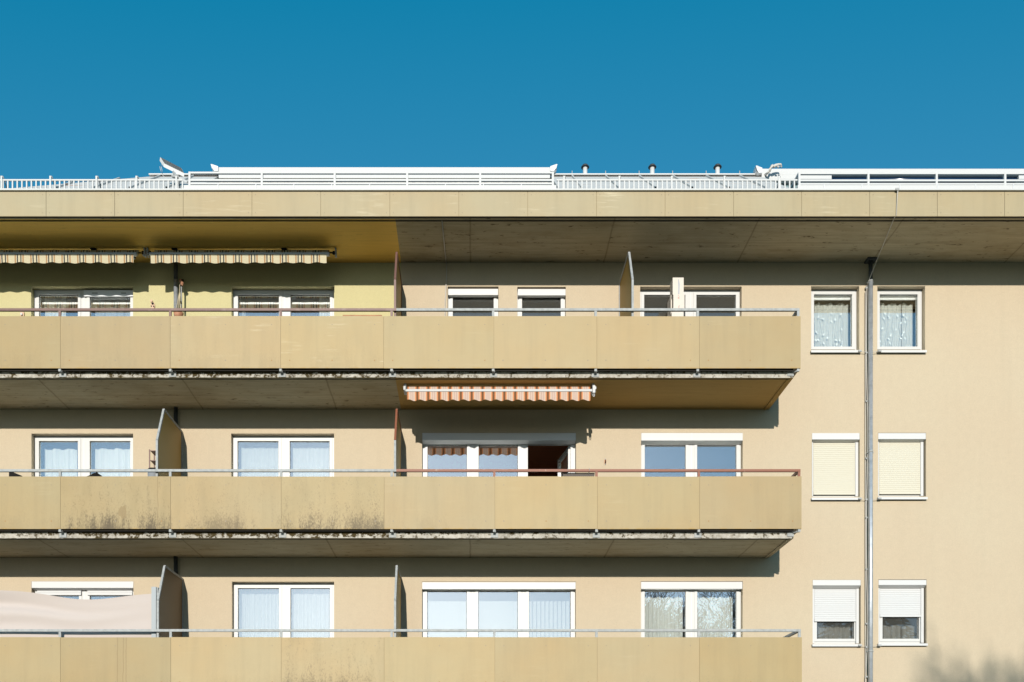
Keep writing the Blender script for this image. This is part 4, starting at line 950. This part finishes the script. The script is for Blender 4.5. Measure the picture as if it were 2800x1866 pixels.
# hanging planter and crank rod by left pipe
t = thing('hanging_planter', 'terracotta bowl hanging on pale ropes beside the grey pipe of the top balcony', 'planter', (mx(488, .3), -.3, mz(866, .3)))
xh_ = mx(488, .3)
p = MB(); p.lathe((xh_, -.3, mz(871, .3)), [(0, 0), (.05, .0), (.075, .04), (.086, .085), (.09, .1), (.08, .1), (.06, .04), (0, .03)], M['terracotta'], 20); p.build('bowl', t)
p = MB()
for a in (-.07, .0, .07): p.tube([(xh_ + a, -.3, mz(858, .3)), (xh_ + a * .35, -.3, mz(832, .3)), (xh_ + .01, -.28, mz(800, .3)), (xh_ + .01, -.25, mz(774, .3))], .005, M['rope'], 5)
p.build('ropes', t)
p = MB(); p.obox((xh_ - .01, -.16, mz(764, .2)), (xh_ + .06, -.26, mz(778, .25)), .03, .05, M['terracotta']); p.obox((xh_ - .01, -.005, mz(760, .1)), (xh_ - .01, -.17, mz(764, .2)), .03, .04, M['black']); p.build('wall_hook', t)
t = thing('crank_rod', 'silver awning crank rod hanging right of the planter ropes', 'rod', (mx(496, .2), -.2, mz(850, .2)))
p = MB(); p.tube([(mx(495.5, .2), -.2, mz(785, .2)), (mx(495.5, .2), -.2, mz(872, .2))], .017, M['galv'], 10); p.build('rod', t)
p = MB(); p.tube([(mx(494.5, .2), -.2, mz(775, .2)), (mx(495.5, .2), -.2, mz(785, .2))], .02, M['black'], 10); p.build('joint', t)
p = MB(); p.tube([(mx(495, .2), -.22, mz(826, .2)), (mx(495.8, .2), -.22, mz(832, .2))], .013, M['black'], 8); p.build('grip', t)

# wall ornament
t = thing('wall_ornament', 'peach ceramic wall ornament with dark spots on the yellow wall', 'ornament', (mx(418.5), 0, mz(836)))
xo, zo = mx(418.5), mz(837)
def disc(mb, x, y, z, rx, rz, th, m, n=18):
    fr = [(x + rx * math.cos(k * 6.283 / n), y - th, z + rz * math.sin(k * 6.283 / n)) for k in range(n)]; bk = [(a, y, c) for a, _, c in fr]
    mb.face(fr, m)
    for k in range(n): j = (k + 1) % n; mb.face([bk[k], bk[j], fr[j], fr[k]], m)
M['peach'] = mat('peach_ceramic', (0.62, 0.42, 0.28), 0.6)
p = MB(); disc(p, xo + .002, -.001, zo - .005, .038, .066, .03, M['peach']); p.build('body', t)
p = MB(); disc(p, xo - .018, -.001, zo + .075, .022, .022, .045, M['peach']); p.build('head', t)
p = MB(); disc(p, xo + .004, -.032, zo + .028, .022, .022, .004, M['black']); disc(p, xo - .022, -.032, zo - .022, .009, .014, .004, M['black']); disc(p, xo + .022, -.032, zo - .024, .01, .014, .004, M['black']); p.build('spots', t)
t = thing('wall_lantern', 'small peach wall plaque with a white knob at the far left of the top balcony', 'ornament', (mx(62), 0, mz(866)))
p = MB(); p.box(mx(57), mx(67.5), -.03, -.001, mz(880), mz(855.5), M['peach']); p.build('plaque', t)
p = MB(); disc(p, mx(62), -.031, mz(863), .018, .02, .03, M['lightwhite']); p.build('knob', t)
# rusty hook plate
t = thing('wall_hook', 'rusty hook plate screwed to the wall right of the triple door', 'hook', (mx(1655), 0, mz(1264)))
p = MB(); disc(p, mx(1655), -.001, mz(1263.5), .016, .058, .012, M['terracotta']); p.build('plate', t)
p = MB(); p.tube([(mx(1655), -.012, mz(1259)), (mx(1655), -.05, mz(1263)), (mx(1655), -.03, mz(1268))], .009, M['black'], 8); disc(p, mx(1655), -.013, mz(1256.5), .009, .009, .004, M['galv'], 8); disc(p, mx(1655), -.013, mz(1270.5), .009, .009, .004, M['galv'], 8); p.build('hook', t)

# cabinet behind the top railing
t = thing('cabinet', 'orange wooden cabinet top just showing over the top railing', 'cabinet', (mx(990, .6), -.4, fl['A']))
zt_ = mz(861.5, .6)
p = MB(); x0, x1 = mx(937, .6), mx(1044, .6); p.box(x0 + .03, x1 - .03, -.57, -.05, fl['A'] + .05, zt_ - .031, M['wood']); p.build('body', t)
p = MB(); p.box(x0, x1, -.6, -.03, zt_ - .03, zt_, M['wood']); p.build('top', t)
# wicker basket hung on the red rail
t = thing('railing_basket', 'dark wicker planter basket hooked on the red-brown handrail', 'basket', (mx(1581, 1.3), -1.3, mz(1330, 1.35)))
def wick():
    m = mat('dark_wicker', (0.11, 0.095, 0.085), 0.8); t_ = NT(m); c = t_.n('ShaderNodeTexChecker'); c.inputs['Scale'].default_value = 60
    c.inputs['Color1'].default_value = (0.20, 0.17, 0.15, 1); c.inputs['Color2'].default_value = (0.04, 0.035, 0.03, 1); t_.l(t_.pos(), c.inputs[0]); t_.color(c.outputs[0]); return m
wk = wick(); bx0, bx1 = mx(1537.5, 1.36), mx(1625, 1.36); bz1 = mz(1297, 1.36)
p = MB()
outer = [(bx0, -1.42), (bx1, -1.42), (bx1, -1.22), (bx0, -1.22)]; inn = [(bx0 + .02, -1.40), (bx1 - .02, -1.40), (bx1 - .02, -1.24), (bx0 + .02, -1.24)]
def tp(q, f): return (sum(c_[0] for c_ in outer) / 4 * (1 - f) + q[0] * f, -1.32 * (1 - f) + q[1] * f)
for i in range(4):
    j = (i + 1) % 4; a, b = outer[i], outer[j]; a2, b2 = tp(a, .93), tp(b, .93)
    p.face([(a2[0], a2[1], bz1 - .19), (b2[0], b2[1], bz1 - .19), (*b, bz1), (*a, bz1)], wk); p.face([(*a, bz1), (*b, bz1), (*inn[j], bz1), (*inn[i], bz1)], wk)
    p.face([(*inn[i], bz1), (*inn[j], bz1), (*inn[j], bz1 - .05), (*inn[i], bz1 - .05)], wk)
p.face([(*tp(q, .93), bz1 - .19) for q in outer], wk); p.face([(*q, bz1 - .05) for q in inn], M['black']); p.build('basket', t)
for v in (1552.5, 1611):
    u = mx(v, 1.47); p = MB(); p.tube([(u, -1.425, bz1 - .03), (u, -1.44, bz1 + .02), (u, -1.445, hr['B'] + .048), (u, -1.47, hr['B'] + .055), (u, -1.495, hr['B'] + .047), (u, -1.497, hr['B'] + .01)], .006, M['galv'], 6); p.build('hook', t)
# plant shelf, plant, bin, grill, chair on the middle balcony
t = thing('plant_shelf', 'dark metal shelf rack half hidden by the ochre screen', 'shelf', (mx(420, .6), -.5, fl['B']))
x0, x1, zt_ = mx(409, .62), mx(409, .62) + .36, mz(1229.5, .62)
for x in (x0, x1):
    for y in (-.62, -.36): p = MB(); p.box(x - .009, x + .009, y - .009, y + .009, fl['B'], zt_, M['brown']); p.build('leg', t)
for zz in (zt_ - .012, zt_ - .19, fl['B'] + .95, fl['B'] + .5): p = MB(); p.box(x0 + .009, x1 - .009, -.61, -.37, zz - .012, zz, M['brown']); p.build('shelf_board', t)
t = thing('potted_plant', 'small bushy green plant standing on the metal shelf rack', 'plant', (x0 + .13, -.5, fl['B'] + .951))
p = MB(); p.lathe((x0 + .13, -.5, fl['B'] + .951), [(0, 0), (.05, 0), (.065, .1), (.055, .1), (.0, .09)], M['terracotta'], 16); p.build('pot', t)
p = MB(); rnd = random.Random(3); base = Vector((x0 + .13, -.5, fl['B'] + 1.05))
for i in range(420):
    h = rnd.random(); r = .075 * (1 - h * .55) * math.sqrt(rnd.random()); an = rnd.random() * 6.283
    c0 = base + Vector((r * math.cos(an) + .02 * math.sin(h * 5), r * math.sin(an), h * .34)); dv = Vector((rnd.uniform(-1, 1), rnd.uniform(-1, 1), rnd.uniform(0, 1.6))).normalized() * .035; sv = dv.cross(Vector((rnd.random(), rnd.random(), .2))).normalized() * .006
    p.face([c0 - sv, c0 + sv, c0 + dv], M['leaf'])
p.build('foliage', t)
t = thing('waste_bin', 'grey bin standing under the plant shelf at the railing', 'bin', (mx(418, 1.1), -1.1, fl['B']))
zt_ = mz(1283, 1.1); bc = (mx(419, 1.1), -1.1, fl['B'])
p = MB(); p.lathe(bc, [(0, .001), (.08, .001), (.095, zt_ - fl['B'] - .05), (0, zt_ - fl['B'] - .05)], M['bin'], 24); p.build('body', t)
p = MB(); p.lathe(bc, [(.1, zt_ - fl['B'] - .05), (.1, zt_ - fl['B'] - .02), (.08, zt_ - fl['B']), (0, zt_ - fl['B'] + .01)], M['black'], 24); p.build('lid', t)
t = thing('kettle_grill', 'black kettle grill with its domed lid just over the middle railing', 'grill', (mx(262, 1.0), -1.0, fl['B']))
gx, gz = mx(263, 1.0), mz(1293.5, 1.0)
p = MB(); p.lathe((gx, -1.0, gz - .16), [(.24, 0), (.20, .04), (.125, .085), (.09, .115), (.04, .148), (0, .16)], M['black'], 28); p.build('lid', t)
p = MB(); p.lathe((gx, -1.0, gz - .36), [(0, 0), (.12, .02), (.23, .09), (.27, .19)], M['black'], 28); p.build('bowl', t)
p = MB(); p.lathe((gx + .01, -1.0, gz - .005), [(0, 0), (.02, 0), (.016, .02), (0, .024)], M['black'], 12); p.build('handle', t)
for k_ in range(3):
    an = k_ * 2.094 + .3; p = MB(); p.tube([(gx + .15 * math.cos(an), -1 + .15 * math.sin(an), gz - .3), (gx + .27 * math.cos(an), -1 + .27 * math.sin(an), fl['B'] + .005)], .011, M['galv'], 6); p.build('leg', t)
t = thing('garden_chair', 'black folded garden chair with a pointed corner at the far left of the middle railing', 'chair', (mx(35, 1.1), -1.1, fl['B']))
cx0_, cx1_ = mx(24.5, 1.1), mx(57, 1.1); zc1, zc0 = mz(1289, 1.1), mz(1302, 1.1)
p = MB(); fr = [(cx0_, zc0 - .55), (cx1_ + .18, zc0 - .55), (cx1_ + .02, zc0), (cx0_ + .05, zc1 - .01), (cx0_ + .01, zc1 + .01)]
p.face([(a, -1.12, b) for a, b in fr], M['black']); p.face([(a, -1.08, b) for a, b in fr][::-1], M['black'])
for i in range(5): j = (i + 1) % 5; p.face([(fr[i][0], -1.12, fr[i][1]), (fr[i][0], -1.08, fr[i][1]), (fr[j][0], -1.08, fr[j][1]), (fr[j][0], -1.12, fr[j][1])], M['black'])
p.build('backrest', t)
p = MB(); p.box(cx0_, cx1_ + .18, -1.07, -.65, fl['B'] + .44, fl['B'] + .47, M['black']); p.build('seat', t)
for x in (cx0_ + .02, cx1_ + .16):
    for y in (-1.05, -.67): p = MB(); p.tube([(x, y, fl['B'] + .005), (x, y, fl['B'] + .44)], .012, M['black'], 6); p.build('leg', t)

# ------------------------------------------------------------------ trees in front of the house (seen in the panes and as shade)
def bare_tree(loc, h, spread, seed, label, xmax=99):
    rnd = random.Random(seed); t = thing('bare_tree', label, 'tree', loc)
    tr, cr = MB(), MB(); base = Vector(loc)
    def grow(p, d, r, L, lv):
        n = 4; pts = [p]; q = p.copy(); dd = d.copy()
        for i in range(n):
            if q.x < 6.1 or q.x > xmax: break
            dd = (dd + Vector((rnd.gauss(0, .13), rnd.gauss(0, .13), rnd.gauss(.05, .07)))).normalized(); q = q + dd * L / n; pts.append(q.copy())
        if len(pts) < n + 1: return
        rs = [max(.011, r * (1 - .5 * i / n)) for i in range(n + 1)]
        (tr if lv == 0 else cr).tube(pts, rs, M['bark'], (12, 7, 5, 4, 3, 3, 3)[lv], caps=False)
        if lv >= 6: return
        k = (7, 6, 5, 4, 3, 3)[lv]
        for i in range(k):
            f = rnd.uniform(.35, 1.0) if lv else rnd.uniform(.5, 1.0); ip = min(n - 1, int(f * n)); pp = pts[ip].lerp(pts[ip + 1], f * n - ip)
            ax = Vector((rnd.gauss(0, 1), rnd.gauss(0, 1), rnd.gauss(0, .45))).normalized()
            nd = (dd * rnd.uniform(.55, .9) + ax * spread * rnd.uniform(.6, 1.1)).normalized()
            grow(pp, nd, rs[ip] * rnd.uniform(.45, .68), L * rnd.uniform(.55, .78), lv + 1)
        grow(pts[-1], dd, rs[-1] * .85, L * .66, lv + 1)
    grow(base, Vector((0, 0, 1)), .34, h * .34, 0)
    tr.build('trunk', t); cr.build('crown', t)
bare_tree((12.9, -39, 0), 18.1, .95, 11, 'tall bare tree mirrored in the lower right double window')
bare_tree((7.9, -30, 0), 14.4, .5, 4, 'slender unseen bare tree added to cast the blurred shadow on the wall at lower right', 8.9)  # extra tree out of view, added and pruned to shape the wall shadow
def conifer(loc, h, r, seed, label):
    rnd = random.Random(seed); t = thing('evergreen_tree', label, 'tree', loc); b = Vector(loc)
    p = MB(); p.tube([b, b + Vector((0, 0, h * .95))], [.28, .04], M['bark'], 10); p.build('trunk', t)
    c = MB()
    for i in range(9000):
        u = rnd.random() ** .8; z = .8 + u * (h - .8); rr = r * (1 - u) ** .75 * (.6 + .4 * rnd.random()); an = rnd.random() * 6.283
        c0 = b + Vector((rr * math.cos(an), rr * math.sin(an), z)); dv = Vector((math.cos(an), math.sin(an), rnd.uniform(-.7, .1))) * rnd.uniform(.3, .6); sv = Vector((-math.sin(an), math.cos(an), rnd.uniform(-.4, .4))) * .14
        c.face([c0 - sv, c0 + sv, c0 + dv], M['leaf'])
    c.build('crown', t)
conifer((23.5, -39, 0), 18, 5.0, 5, 'dark evergreen mirrored in the small lower right windows')
